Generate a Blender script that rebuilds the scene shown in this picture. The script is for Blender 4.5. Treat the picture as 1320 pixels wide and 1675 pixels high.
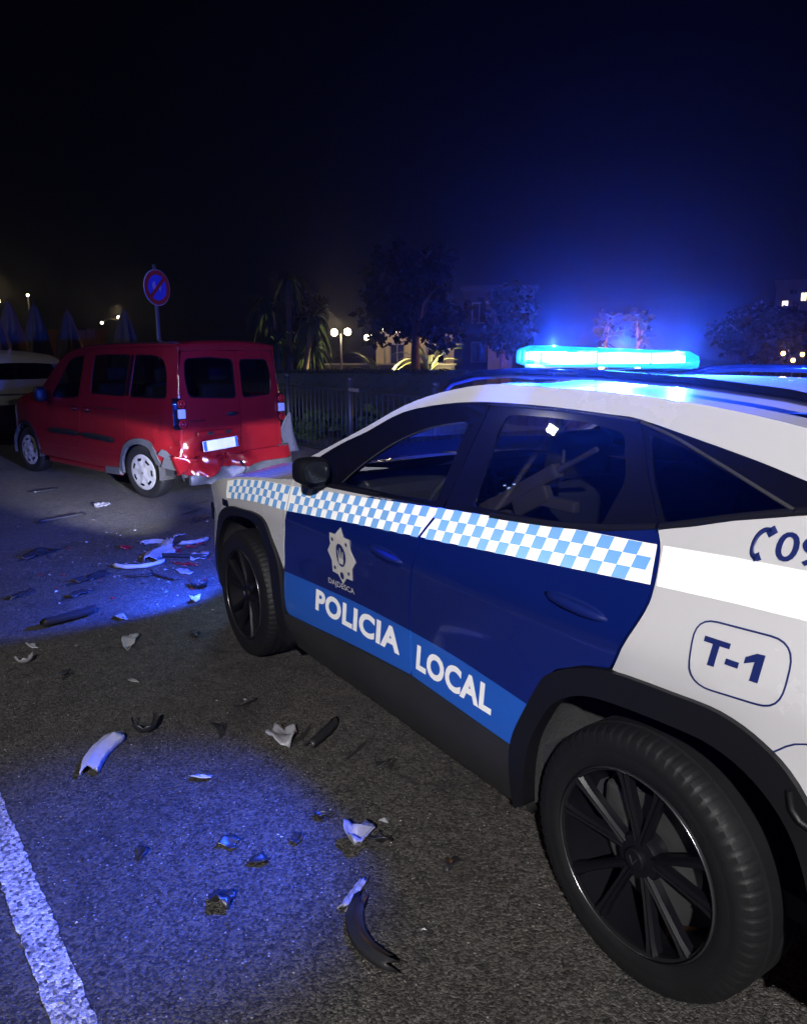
import bpy, bmesh, math, random
from mathutils import Vector, Matrix, noise as mnoise
from mathutils.geometry import delaunay_2d_cdt

for o in list(bpy.data.objects): bpy.data.objects.remove(o)
sc = bpy.context.scene
col = sc.collection
rnd = random.Random(7)
R = math.radians

# ------------------------------------------------------------------ camera
cam_d = bpy.data.cameras.new('camera')
cam = bpy.data.objects.new('camera', cam_d); col.objects.link(cam)
cam_d.sensor_fit = 'HORIZONTAL'; cam_d.sensor_width = 36.0
cam_d.lens = 36.0*1226.9/1320.0
cam_d.clip_start = .05; cam_d.clip_end = 900
YAW, PITCH = 0.58907, 0.21300
fwd = Vector((math.cos(YAW)*math.cos(PITCH), -math.sin(YAW)*math.cos(PITCH), -math.sin(PITCH)))
rgt = fwd.cross(Vector((0,0,1))).normalized(); upv = rgt.cross(fwd)
cam.matrix_world = Matrix(((rgt.x,upv.x,-fwd.x,-1.1163),(rgt.y,upv.y,-fwd.y,2.3782),(rgt.z,upv.z,-fwd.z,1.6772),(0,0,0,1)))
sc.camera = cam

# ------------------------------------------------------------------ world: night sky
world = bpy.data.worlds.new('World'); sc.world = world; world.use_nodes = True
wn = world.node_tree; wn.nodes.clear()
wo = wn.nodes.new('ShaderNodeOutputWorld'); wb = wn.nodes.new('ShaderNodeBackground'); ws = wn.nodes.new('ShaderNodeTexSky')
ws.sky_type = 'NISHITA'; ws.sun_disc = False; ws.sun_elevation = R(38); ws.sun_rotation = R(300); ws.air_density = 1.0; ws.dust_density = .3; ws.ozone_density = 4
wb.inputs['Strength'].default_value = .00016
wn.links.new(ws.outputs[0], wb.inputs[0]); wn.links.new(wb.outputs[0], wo.inputs[0])

# faint moonlight (the one sun lamp, lowered to night)
sd = bpy.data.lights.new('moon', 'SUN'); sd.energy = .006; sd.angle = R(.5); sd.color = (.75,.83,1)
so = bpy.data.objects.new('moon', sd); col.objects.link(so)
so.rotation_euler = Vector((-.62,-.3,-.72)).to_track_quat('-Z','Y').to_euler()

sc.view_settings.view_transform = 'Standard'; sc.view_settings.look = 'None'
sc.view_settings.exposure = 0.0; sc.view_settings.gamma = 1.0
sc.render.engine = 'CYCLES'
cy = sc.cycles
cy.use_denoising = True; cy.max_bounces = 8; cy.transparent_max_bounces = 16
cy.volume_bounces = 0; cy.caustics_reflective = False; cy.caustics_refractive = False
cy.sample_clamp_indirect = 3.0; cy.use_light_tree = True

# ------------------------------------------------------------------ materials
def mat(name, c, rough=.5, metal=0., coat=0., emit=None, es=0., var=0., vscale=3., bump=0., bscale=60., trans=0., spec=.5, rvar=0., alpha=1.):
    m = bpy.data.materials.new(name); m.use_nodes = True
    nt = m.node_tree; b = nt.nodes['Principled BSDF']
    b.inputs['Base Color'].default_value = (*c,1); b.inputs['Roughness'].default_value = rough
    b.inputs['Metallic'].default_value = metal; b.inputs['Coat Weight'].default_value = coat
    b.inputs['Coat Roughness'].default_value = .04
    b.inputs['Specular IOR Level'].default_value = spec
    b.inputs['Transmission Weight'].default_value = trans
    if emit:
        b.inputs['Emission Color'].default_value = (*emit,1); b.inputs['Emission Strength'].default_value = es
    tc = nt.nodes.new('ShaderNodeTexCoord')
    if var or rvar:
        n = nt.nodes.new('ShaderNodeTexNoise'); n.inputs['Scale'].default_value = vscale; n.inputs['Detail'].default_value = 8; n.inputs['Roughness'].default_value = .65
        nt.links.new(tc.outputs['Object'], n.inputs['Vector'])
        if var:
            mr = nt.nodes.new('ShaderNodeMapRange'); mr.inputs['From Min'].default_value = .25; mr.inputs['From Max'].default_value = .75
            mr.inputs['To Min'].default_value = 1-var; mr.inputs['To Max'].default_value = 1+var
            mx = nt.nodes.new('ShaderNodeMix'); mx.data_type = 'RGBA'; mx.blend_type = 'MULTIPLY'; mx.inputs['Factor'].default_value = 1
            mx.inputs['A'].default_value = (*c,1)
            nt.links.new(n.outputs['Fac'], mr.inputs['Value']); nt.links.new(mr.outputs[0], mx.inputs['B']); nt.links.new(mx.outputs['Result'], b.inputs['Base Color'])
        if rvar:
            mr = nt.nodes.new('ShaderNodeMapRange'); mr.inputs['From Min'].default_value = .3; mr.inputs['From Max'].default_value = .7
            mr.inputs['To Min'].default_value = max(.02,rough-rvar); mr.inputs['To Max'].default_value = rough+rvar
            nt.links.new(n.outputs['Fac'], mr.inputs['Value']); nt.links.new(mr.outputs[0], b.inputs['Roughness'])
    if bump:
        n2 = nt.nodes.new('ShaderNodeTexNoise'); n2.inputs['Scale'].default_value = bscale; n2.inputs['Detail'].default_value = 6
        bp = nt.nodes.new('ShaderNodeBump'); bp.inputs['Strength'].default_value = bump; bp.inputs['Distance'].default_value = .01
        nt.links.new(tc.outputs['Object'], n2.inputs['Vector']); nt.links.new(n2.outputs['Fac'], bp.inputs['Height']); nt.links.new(bp.outputs[0], b.inputs['Normal'])
    return m

def glass(name, tint, rough=.01, ior=1.5):
    m = bpy.data.materials.new(name); m.use_nodes = True; nt = m.node_tree; nt.nodes.clear()
    o = nt.nodes.new('ShaderNodeOutputMaterial'); t = nt.nodes.new('ShaderNodeBsdfTransparent'); g = nt.nodes.new('ShaderNodeBsdfGlossy')
    # Schlick reflectance, the same from both sides of the thin pane
    ge = nt.nodes.new('ShaderNodeNewGeometry'); dt = nt.nodes.new('ShaderNodeVectorMath'); dt.operation = 'DOT_PRODUCT'
    nt.links.new(ge.outputs['Normal'], dt.inputs[0]); nt.links.new(ge.outputs['Incoming'], dt.inputs[1])
    def mt(op, a, b):
        n = nt.nodes.new('ShaderNodeMath'); n.operation = op
        for i, q in enumerate((a, b)):
            if q is None: continue
            if isinstance(q, (int, float)): n.inputs[i].default_value = q
            else: nt.links.new(q, n.inputs[i])
        return n
    f = mt('ADD', mt('MULTIPLY', mt('POWER', mt('SUBTRACT', 1.0, mt('ABSOLUTE', dt.outputs['Value'], None).outputs[0]).outputs[0], 5.0).outputs[0], .92).outputs[0], .07)
    f.use_clamp = True; mx = nt.nodes.new('ShaderNodeMixShader')
    t.inputs['Color'].default_value = (*tint,1); g.inputs['Roughness'].default_value = rough
    nt.links.new(f.outputs[0], mx.inputs[0]); nt.links.new(t.outputs[0], mx.inputs[1]); nt.links.new(g.outputs[0], mx.inputs[2]); nt.links.new(mx.outputs[0], o.inputs[0])
    return m

def asphalt(name, c, speck=.5, rough=.75):
    m = bpy.data.materials.new(name); m.use_nodes = True; nt = m.node_tree; b = nt.nodes['Principled BSDF']
    tc = nt.nodes.new('ShaderNodeTexCoord'); P = tc.outputs['Object']
    def nz(s, d=4, r=.6):
        n = nt.nodes.new('ShaderNodeTexNoise'); n.inputs['Scale'].default_value = s; n.inputs['Detail'].default_value = d; n.inputs['Roughness'].default_value = r
        nt.links.new(P, n.inputs['Vector']); return n.outputs['Fac']
    def mr(v, a, bb, c_, d):
        n = nt.nodes.new('ShaderNodeMapRange'); n.inputs[1].default_value = a; n.inputs[2].default_value = bb; n.inputs[3].default_value = c_; n.inputs[4].default_value = d
        nt.links.new(v, n.inputs[0]); return n.outputs[0]
    def mth(op, a, bb):
        n = nt.nodes.new('ShaderNodeMath'); n.operation = op
        for i, q in enumerate((a, bb)):
            if isinstance(q, (int, float)): n.inputs[i].default_value = q
            else: nt.links.new(q, n.inputs[i])
        return n.outputs[0]
    vor = nt.nodes.new('ShaderNodeTexVoronoi'); vor.inputs['Scale'].default_value = 105; nt.links.new(P, vor.inputs['Vector'])
    vcol = nt.nodes.new('ShaderNodeSeparateColor'); nt.links.new(vor.outputs['Color'], vcol.inputs[0])
    vor2 = nt.nodes.new('ShaderNodeTexVoronoi'); vor2.inputs['Scale'].default_value = 70; vor2.feature = 'DISTANCE_TO_EDGE'; nt.links.new(P, vor2.inputs['Vector'])
    large = mr(nz(.7, 5), .3, .7, .78, 1.22); mid = mr(nz(9, 6, .7), .3, .7, .75, 1.25)
    stone = mr(vcol.outputs[0], 0, 1, .15, 2.0)
    painted_glint = mth('MULTIPLY', mth('GREATER_THAN', vcol.outputs[1], .968), mr(vor.outputs['Distance'], .1, .45, 9*speck, 0))  # sparkle of random stones painted into the base colour
    worn = mr(nz(2.3, 7, .62), .52, .66, 1, .55)
    dn = nt.nodes.new('ShaderNodeTexNoise'); dn.inputs['Scale'].default_value = 3; dn.inputs['Detail'].default_value = 6; nt.links.new(P, dn.inputs['Vector'])
    dm_ = nt.nodes.new('ShaderNodeMix'); dm_.data_type = 'RGBA'; dm_.blend_type = 'ADD'; dm_.inputs['Factor'].default_value = .35; nt.links.new(P, dm_.inputs['A']); nt.links.new(dn.outputs['Color'], dm_.inputs['B'])
    vc = nt.nodes.new('ShaderNodeTexVoronoi'); vc.inputs['Scale'].default_value = .75; vc.feature = 'DISTANCE_TO_EDGE'; nt.links.new(dm_.outputs['Result'], vc.inputs['Vector'])
    crack = mr(vc.outputs['Distance'], .001, .006, .45, 1)
    f = mth('MULTIPLY', mth('MULTIPLY', large, mid), mth('MULTIPLY', stone, mth('MULTIPLY', worn, crack))); f = mth('ADD', f, mth('MAXIMUM', painted_glint, 0))
    mx = nt.nodes.new('ShaderNodeMix'); mx.data_type = 'RGBA'; mx.blend_type = 'MULTIPLY'; mx.inputs['Factor'].default_value = 1; mx.inputs['A'].default_value = (*c,1)
    nt.links.new(f, mx.inputs['B']); nt.links.new(mx.outputs['Result'], b.inputs['Base Color'])
    nt.links.new(mr(nz(14, 5), .3, .7, rough-.14, rough+.12), b.inputs['Roughness'])
    h = mth('ADD', mth('MULTIPLY', vor.outputs['Distance'], -.8), mth('MULTIPLY', mr(vor2.outputs['Distance'], 0, .12, 0, 1), .5)); h = mth('ADD', h, nz(170, 3))
    bp = nt.nodes.new('ShaderNodeBump'); bp.inputs['Strength'].default_value = .95; bp.inputs['Distance'].default_value = .007
    nt.links.new(h, bp.inputs['Height']); nt.links.new(bp.outputs[0], b.inputs['Normal'])
    return m

M = {}
M['white'] = mat('car_white', (.49,.485,.50), .25, coat=.6, var=.02, vscale=2.5, rvar=.05)
M['blue'] = mat('livery_dark_blue', (.003,.010,.105), .2, coat=.7, var=.06, vscale=3, rvar=.06)
M['lblue'] = mat('livery_light_blue', (.014,.088,.43), .3, coat=.4, var=.06, vscale=4)
M['navy'] = mat('livery_navy_print', (.008,.016,.10), .4)
def retro(name, c, rc, amount, **k):
    # retroreflective sheeting: glass beads send light back towards where it came from
    m=mat(name,c,.45,**k); nt=m.node_tree; b=nt.nodes['Principled BSDF']; o=nt.nodes['Material Output']
    g=nt.nodes.new('ShaderNodeBsdfGlossy'); g.inputs['Color'].default_value=(*rc,1); g.inputs['Roughness'].default_value=.21
    ge=nt.nodes.new('ShaderNodeNewGeometry'); mx=nt.nodes.new('ShaderNodeMixShader'); mx.inputs[0].default_value=amount
    nt.links.new(ge.outputs['Incoming'],g.inputs['Normal']); nt.links.new(b.outputs[0],mx.inputs[1]); nt.links.new(g.outputs[0],mx.inputs[2]); nt.links.new(mx.outputs[0],o.inputs[0])
    return m
M['tape'] = retro('reflective_white_tape', (.90,.90,.90), (1,1,1), .15, var=.04, vscale=30)
M['tapeblue'] = retro('reflective_blue_tape', (.035,.22,.66), (.50,.80,1), .13, var=.08, vscale=14)
M['letter'] = mat('white_letter_vinyl', (.86,.86,.88), .4, var=.05, vscale=20)
M['silver'] = mat('badge_silver', (.62,.60,.56), .42, metal=.25, var=.12, vscale=25)
M['clad'] = mat('black_cladding', (.0045,.0045,.0055), .5, spec=.35, var=.15, vscale=8, bump=.08, bscale=300)
M['gloss'] = mat('gloss_black', (.004,.004,.006), .10, spec=.4)
M['sill'] = mat('sill_plastic', (.020,.0195,.019), .5, spec=.4, var=.2, vscale=6)
M['mirror'] = mat('mirror_shell', (.004,.004,.005), .75, spec=.1)
M['bluem'] = mat('handle_blue', (.003,.010,.10), .55, spec=.2)
M['liner'] = mat('wheel_arch_liner', (.018,.0175,.017), .85, var=.3, vscale=10, bump=.5, bscale=60)
M['tyre'] = mat('tyre_rubber', (.0055,.0055,.006), .6, spec=.3, var=.25, vscale=12, bump=.1, bscale=200)
M['rim'] = mat('black_alloy', (.005,.005,.0065), .40, spec=.16, coat=.03)
M['rimedge'] = mat('machined_edge', (.10,.10,.105), .25, metal=.8)
M['steel'] = mat('dull_steel', (.12,.12,.12), .45, metal=.8, var=.2, vscale=12)
M['chrome'] = mat('satin_chrome', (.55,.55,.58), .18, metal=1)
M['inter'] = mat('interior_trim', (.02,.021,.025), .7, var=.2, vscale=6)
M['seat'] = mat('seat_fabric', (.010,.011,.014), .9, bump=.3, bscale=300)
M['beige'] = mat('grey_equipment', (.055,.046,.038), .55, var=.2, vscale=14)
M['gl_front'] = glass('side_glass_clear', (.62,.65,.72))
M['gl_rear'] = glass('side_glass_tint', (.55,.58,.68))
M['gl_priv'] = glass('privacy_glass', (.06,.065,.08))
M['gl_van'] = glass('van_glass', (.45,.47,.50))
M['icon'] = mat('screen_icons', (.5,.6,.9), .5, emit=(.55,.65,1.), es=1.6)
M['red'] = mat('van_red', (.13,.005,.008), .2, coat=.9, var=.12, vscale=3, rvar=.08)
M['grey_pl'] = mat('grey_bumper_plastic', (.048,.052,.058), .5, var=.2, vscale=8)
M['cap'] = mat('silver_wheel_cover', (.27,.27,.28), .38, metal=.35, var=.1, vscale=20)
M['lampred'] = mat('red_lamp_lens', (.28,.01,.012), .12, coat=.8)
M['lampclear'] = mat('clear_lamp_lens', (.55,.58,.65), .12, coat=.8)
M['lampamber'] = mat('amber_lamp', (.5,.12,.01), .15, coat=.8)
M['plate'] = mat('plate_white', (.8,.8,.8), .4, var=.06, vscale=30)
M['platebl'] = mat('plate_blue', (.03,.12,.5), .4)
M['white2'] = mat('parked_car_white', (.50,.49,.47), .3, coat=.5, var=.06)
M['iron'] = mat('painted_iron', (.02,.022,.024), .5, var=.3, vscale=20)
M['galv'] = mat('galvanised_post', (.22,.22,.24), .5, metal=.5, var=.2, vscale=10)
M['signred'] = mat('sign_red', (.75,.03,.03), .4, var=.05)
M['signblue'] = mat('sign_blue', (.03,.12,.75), .4, var=.05)
M['signwhite'] = mat('sign_white', (.75,.75,.75), .4)
M['canvas'] = mat('parasol_canvas', (.15,.128,.10), .9, var=.2, vscale=6, bump=.3, bscale=40)
M['wood'] = mat('pole_wood', (.14,.09,.05), .7, var=.3, vscale=8)
M['bark'] = mat('bark', (.10,.075,.05), .9, var=.35, vscale=12, bump=.8, bscale=30)
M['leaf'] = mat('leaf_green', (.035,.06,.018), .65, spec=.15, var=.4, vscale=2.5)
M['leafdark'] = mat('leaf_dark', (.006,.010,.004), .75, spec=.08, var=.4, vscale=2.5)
M['agave'] = mat('agave_leaf', (.16,.20,.06), .5, var=.3, vscale=5)
M['render'] = mat('cream_render', (.36,.31,.24), .9, var=.12, vscale=1.5, bump=.2, bscale=30)
M['renderw'] = mat('white_render', (.20,.195,.185), .9, var=.10, vscale=1.5, bump=.2, bscale=30)
M['roof_t'] = mat('roof_tile', (.25,.10,.06), .85, var=.3, vscale=6)
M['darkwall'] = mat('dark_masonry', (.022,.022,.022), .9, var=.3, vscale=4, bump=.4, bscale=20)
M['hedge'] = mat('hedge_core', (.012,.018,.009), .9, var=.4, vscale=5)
M['lampwarm'] = mat('lit_globe', (1,.8,.5), .5, emit=(1,.78,.42), es=26)
M['winlit'] = mat('lit_window', (1,.85,.6), .5, emit=(1,.82,.55), es=2.2)
M['winpane'] = mat('dark_pane', (.01,.012,.016), .1)
M['orange'] = mat('orange_lantern', (1,.5,.12), .5, emit=(1,.5,.12), es=9)
M['ledstreet'] = mat('street_led', (1,1,1), .5, emit=(1,.95,.86), es=260)
M['led'] = mat('blue_led', (.3,.5,1), .4, emit=(.26,.55,1.), es=110)
M['domeblue'] = mat('blue_lens_off', (.02,.10,.75), .12, coat=.8)
M['lensblue'] = glass('blue_lens', (.22,.55,1.), .04)
nt=M['lensblue'].node_tree; em_=nt.nodes.new('ShaderNodeEmission'); em_.inputs[0].default_value=(.015,.30,1,1); em_.inputs[1].default_value=1.7; ad_=nt.nodes.new('ShaderNodeAddShader'); ou_=[n for n in nt.nodes if n.type=='OUTPUT_MATERIAL'][0]; sk_=ou_.inputs[0].links[0].from_socket
nt.links.new(sk_,ad_.inputs[0]); nt.links.new(em_.outputs[0],ad_.inputs[1]); nt.links.new(ad_.outputs[0],ou_.inputs[0])
M['reflector'] = mat('lamp_reflector', (.75,.78,.8), .3, metal=.3)
M['road'] = asphalt('road_asphalt', (.040,.037,.033), .8)
M['bay'] = asphalt('parking_asphalt', (.042,.041,.042), .25)
M['pave'] = asphalt('pavement_concrete', (.10,.095,.09), .15, .85)
M['paint'] = asphalt('road_paint', (.29,.285,.28), 0, .7)
nt=M['paint'].node_tree; bb=nt.nodes['Principled BSDF']; lk=bb.inputs['Base Color'].links[0].from_socket
tcn=[n for n in nt.nodes if n.type=='TEX_COORD'][0]; nn=nt.nodes.new('ShaderNodeTexNoise'); nn.inputs['Scale'].default_value=34; nn.inputs['Detail'].default_value=9; nn.inputs['Roughness'].default_value=.75; nt.links.new(tcn.outputs['Object'],nn.inputs['Vector'])
mr_=nt.nodes.new('ShaderNodeMapRange'); mr_.inputs[1].default_value=.36; mr_.inputs[2].default_value=.43; nt.links.new(nn.outputs['Fac'],mr_.inputs[0])
mx_=nt.nodes.new('ShaderNodeMix'); mx_.data_type='RGBA'; mx_.inputs['A'].default_value=(.05,.047,.045,1); nt.links.new(mr_.outputs[0],mx_.inputs['Factor']); nt.links.new(lk,mx_.inputs['B']); nt.links.new(mx_.outputs['Result'],bb.inputs['Base Color'])
M['soil'] = mat('garden_soil', (.03,.035,.018), .95, var=.5, vscale=2, bump=.6, bscale=8)
M['pblack'] = mat('broken_black_plastic', (.016,.016,.018), .4, var=.3, vscale=20)
M['pgrey'] = mat('broken_grey_plastic', (.20,.20,.22), .42, var=.2, vscale=20)
M['pwhite'] = mat('broken_white_paint', (.34,.34,.37), .4, var=.15, vscale=20)
M['pred'] = mat('broken_red_paint', (.20,.01,.014), .35, var=.2, vscale=20)
M['stain'] = mat('oily_dirt', (.012,.011,.010), .7, var=.4, vscale=30)

# ------------------------------------------------------------------ object helpers
def tag(o, label=None, cat=None, group=None, kind=None):
    if label: o['label'] = label
    if cat: o['category'] = cat
    if group: o['group'] = group
    if kind: o['kind'] = kind
    return o
def thing(name, label, cat, loc=(0,0,0), rz=0., group=None, rx=0., ry=0.):
    o = bpy.data.objects.new(name, None); col.objects.link(o); o.location = loc; o.rotation_euler = (rx,ry,rz)
    o.empty_display_size = .1
    return tag(o, label, cat, group)
def mobj(name, verts, faces, m, parent=None, smooth=False, mi=None, flat_from=None):
    me = bpy.data.meshes.new(name); me.from_pydata([tuple(v) for v in verts], [], faces)
    ms = m if isinstance(m, (list,tuple)) else [m]
    for k in ms: me.materials.append(M[k] if isinstance(k, str) else k)
    if mi: me.polygons.foreach_set('material_index', mi)
    if smooth:
        n = len(me.polygons); fl = [True]*n
        if flat_from is not None:
            for i in range(flat_from, n): fl[i] = False
        me.polygons.foreach_set('use_smooth', fl)
    me.update()
    o = bpy.data.objects.new(name, me); col.objects.link(o)
    if parent: o.parent = parent
    return o
class MB:
    def __init__(s): s.v=[]; s.f=[]; s.mi=[]
    def add(s, vs, fs, mi=0):
        n=len(s.v); s.v += [tuple(q) for q in vs]; s.f += [tuple(i+n for i in f) for f in fs]; s.mi += [mi]*len(fs); return s
    def box(s, c, d, rot=None, mi=0, taper=1.):
        vs=[]
        for z in (-1,1):
            for x,y in ((-1,-1),(1,-1),(1,1),(-1,1)):
                k = taper if z>0 else 1
                q=Vector((x*d[0]/2*k,y*d[1]/2*k,z*d[2]/2))
                if rot: q=rot@q
                vs.append(q+Vector(c))
        return s.add(vs,[(3,2,1,0),(4,5,6,7),(0,1,5,4),(1,2,6,5),(2,3,7,6),(3,0,4,7)],mi)
    def rbox(s, c, d, r=.02, rot=None, mi=0):
        # box with chamfered edges
        x,y,z=[k/2 for k in d]; r=min(r,x*.9,y*.9,z*.9); bm=bmesh.new()
        bmesh.ops.create_cube(bm,size=1)
        for v in bm.verts: v.co=Vector((v.co.x*d[0],v.co.y*d[1],v.co.z*d[2]))
        bmesh.ops.bevel(bm,geom=bm.edges[:],offset=r,segments=2,affect='EDGES',profile=.6)
        bm.verts.index_update()
        vs=[(rot@v.co if rot else v.co)+Vector(c) for v in bm.verts]; fs=[tuple(v.index for v in f.verts) for f in bm.faces]; bm.free()
        return s.add(vs,fs,mi)
    def tube(s, pts, r, n=8, mi=0, cap=True):
        pts=[Vector(p) for p in pts]; rs=r if isinstance(r,(list,tuple)) else [r]*len(pts); vs=[]; fs=[]
        pu=None
        for i,p in enumerate(pts):
            t=(pts[min(i+1,len(pts)-1)]-pts[max(i-1,0)]).normalized()
            if pu is None: a=Vector((0,0,1)) if abs(t.z)<.9 else Vector((1,0,0)); u=t.cross(a).normalized()
            else: u=(pu-t*pu.dot(t)).normalized()
            w=t.cross(u); pu=u
            for k in range(n):
                a=2*math.pi*k/n; vs.append(p+(u*math.cos(a)+w*math.sin(a))*rs[i])
        for i in range(len(pts)-1):
            for k in range(n): fs.append((i*n+k,i*n+(k+1)%n,(i+1)*n+(k+1)%n,(i+1)*n+k))
        if cap: fs.append(tuple(range(n))[::-1]); fs.append(tuple((len(pts)-1)*n+k for k in range(n)))
        return s.add(vs,fs,mi)
    def lathe(s, prof, n=32, axis='z', c=(0,0,0), mi=0, close=False):
        vs=[]; fs=[]; c=Vector(c)
        for k in range(n):
            a=2*math.pi*k/n
            for r,h in prof:
                if axis=='z': q=(r*math.cos(a),r*math.sin(a),h)
                elif axis=='y': q=(r*math.cos(a),h,r*math.sin(a))
                else: q=(h,r*math.cos(a),r*math.sin(a))
                vs.append(Vector(q)+c)
        m=len(prof); e=m if close else m-1
        for k in range(n):
            for i in range(e):
                j=(i+1)%m; fs.append((k*m+i,k*m+j,((k+1)%n)*m+j,((k+1)%n)*m+i))
        return s.add(vs,fs,mi)
    def ell(s, c, d, n=12, m=8, p=1., rot=None, mi=0):
        vs=[]; fs=[]
        sg=lambda t,e: math.copysign(abs(t)**e,t)
        for i in range(m+1):
            th=math.pi*i/m
            for k in range(n):
                a=2*math.pi*k/n
                q=Vector((sg(math.sin(th),p)*sg(math.cos(a),p)*d[0]/2,sg(math.sin(th),p)*sg(math.sin(a),p)*d[1]/2,sg(math.cos(th),p)*d[2]/2))
                vs.append((rot@q if rot else q)+Vector(c))
        for i in range(m):
            for k in range(n): fs.append((i*n+k,(i+1)*n+k,(i+1)*n+(k+1)%n,i*n+(k+1)%n))
        return s.add(vs,fs,mi)
    def build(s, name, m, parent=None, smooth=False):
        return mobj(name,s.v,s.f,m,parent,smooth,s.mi if isinstance(m,(list,tuple)) else None)
def autosmooth(o, ang=35):
    me=o.data; me.polygons.foreach_set('use_smooth',[True]*len(me.polygons))
    bm=bmesh.new(); bm.from_mesh(me)
    for e in bm.edges: e.smooth = not (len(e.link_faces)==2 and e.calc_face_angle(0)>R(ang))
    bm.to_mesh(me); bm.free(); return o
def interp(pts, x):
    # piecewise-linear through pts sorted by x ascending
    if x<=pts[0][0]: return pts[0][1]
    for (a,b),(c,d) in zip(pts,pts[1:]):
        if x<=c: return b+(d-b)*(x-a)/(c-a)
    return pts[-1][1]
def spline(pts, n=6, closed=False):
    # Catmull-Rom through 2-D points
    P=[Vector((p[0],p[1])) for p in pts]; out=[]; N=len(P)
    rng=range(N if closed else N-1)
    for i in rng:
        p1=P[i]; p2=P[(i+1)%N]; p0=P[i-1] if (i>0 or closed) else p1; p3=P[(i+2)%N] if (i+2<N or closed) else p2
        for k in range(n):
            t=k/n; out.append(tuple(.5*((2*p1)+(p2-p0)*t+(2*p0-5*p1+4*p2-p3)*t*t+(3*p1-p0-3*p2+p3)*t**3)))
    if not closed: out.append(tuple(P[-1]))
    return out
def rounded(poly, r, n=4):
    # round the corners of a polygon
    out=[]; N=len(poly)
    for i in range(N):
        p=Vector(poly[i]); a=Vector(poly[i-1])-p; b=Vector(poly[(i+1)%N])-p
        ra=min(r,a.length*.45); rb=min(r,b.length*.45); A=p+a.normalized()*ra; B=p+b.normalized()*rb
        for k in range(n+1):
            t=k/n; out.append(tuple((1-t)**2*A+2*t*(1-t)*p+t*t*B))
    return out
def inpoly(pt, poly):
    x,y=pt; c=False; j=len(poly)-1
    for i in range(len(poly)):
        xi,yi=poly[i]; xj,yj=poly[j]
        if (yi>y)!=(yj>y) and x<(xj-xi)*(y-yi)/(yj-yi)+xi: c=not c
        j=i
    return c
def resample(loop, step, closed=True):
    out=[]; N=len(loop)
    for i in range(N if closed else N-1):
        a=Vector(loop[i]); b=Vector(loop[(i+1)%N]); L=(b-a).length
        if L<1e-6: continue
        k=max(1,math.ceil(L/step))
        for j in range(k): out.append(tuple(a+(b-a)*j/k))
    if not closed: out.append(tuple(loop[-1]))
    return out
def tri2d(outline, holes=(), step=.05, splits=()):
    loops=[resample(outline,step)]+[resample(h,step) for h in holes]
    vs=[]; es=[]
    for lp in loops:
        n=len(vs); vs+=lp; es+=[(n+i,n+(i+1)%len(lp)) for i in range(len(lp))]
    for sp in splits:
        sp=resample(sp,step,False); n=len(vs); vs+=sp; es+=[(n+i,n+i+1) for i in range(len(sp)-1)]
    x0=min(p[0] for p in loops[0]); x1=max(p[0] for p in loops[0]); y0=min(p[1] for p in loops[0]); y1=max(p[1] for p in loops[0])
    bd=list(vs)
    nx=int((x1-x0)/step); ny=int((y1-y0)/step)
    cell={}
    for p in bd: cell.setdefault((int(p[0]//step),int(p[1]//step)),[]).append(p)
    for i in range(nx+1):
        for j in range(ny+1):
            p=(x0+(i+.5+(j%2)*.5)*step,y0+(j+.5)*step)
            if not inpoly(p,loops[0]) or any(inpoly(p,h) for h in loops[1:]): continue
            cx,cy=int(p[0]//step),int(p[1]//step)
            if any((q[0]-p[0])**2+(q[1]-p[1])**2<(.45*step)**2 for a in (-1,0,1) for b in (-1,0,1) for q in cell.get((cx+a,cy+b),())): continue
            vs.append(p)
    r=delaunay_2d_cdt([Vector(v) for v in vs],es,[],0,1e-5)
    V=[tuple(v) for v in r[0]]; T=[]
    for f in r[2]:
        c=(sum(V[i][0] for i in f)/len(f),sum(V[i][1] for i in f)/len(f))
        if inpoly(c,loops[0]) and not any(inpoly(c,h) for h in loops[1:]): T.append(tuple(f))
    us=sorted({i for f in T for i in f}); ix={u:k for k,u in enumerate(us)}
    return [V[u] for u in us],[tuple(ix[i] for i in f) for f in T]
def patch(name, outline, fn, m, parent=None, holes=(), step=.05, splits=(), matfn=None, lip=.012, out=Vector((0,1,0)), fix=None):
    """triangulated panel over a 2-D outline, mapped to 3-D by fn(a,b); its rim is turned inward by lip"""
    V,T=tri2d(outline,holes,step,splits)
    P=[Vector(fn(*v)) for v in V]; mi=[]; F=[]
    for f in T:
        n=(P[f[1]]-P[f[0]]).cross(P[f[2]]-P[f[0]])
        F.append(f if n.dot(out)>0 else f[::-1])
        c=(sum(V[i][0] for i in f)/3,sum(V[i][1] for i in f)/3); mi.append(matfn(*c) if matfn else 0)
    ns=len(F)
    if lip:
        ed={}
        for k,f in enumerate(F):
            for i in range(3):
                a,b=f[i],f[(i+1)%3]; ed.setdefault((min(a,b),max(a,b)),[]).append((a,b,k))
        mp={}; rim=set()
        for e,l in ed.items():
            if len(l)!=1: continue
            a,b,k=l[0]; rim.add(e)
            for q in (a,b):
                if q not in mp: mp[q]=len(P); P.append(P[q]-out*lip)
            F.append((b,a,mp[a],mp[b])); mi.append(mi[k])
    o=mobj(name,P,F,m,parent,True,mi if isinstance(m,(list,tuple)) else None)
    if lip:
        for e in o.data.edges:
            if tuple(sorted(e.vertices)) in rim: e.use_edge_sharp=True
    return o
def mirror(o, parent=None, name=None):
    me=o.data.copy()
    for v in me.vertices: v.co.y=-v.co.y
    me.flip_normals(); me.update()
    c=bpy.data.objects.new(name or o.name.split('.')[0],me); col.objects.link(c); c.parent=parent
    c.location=o.location; c.location.y*=-1
    return c
_tc={}
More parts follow.
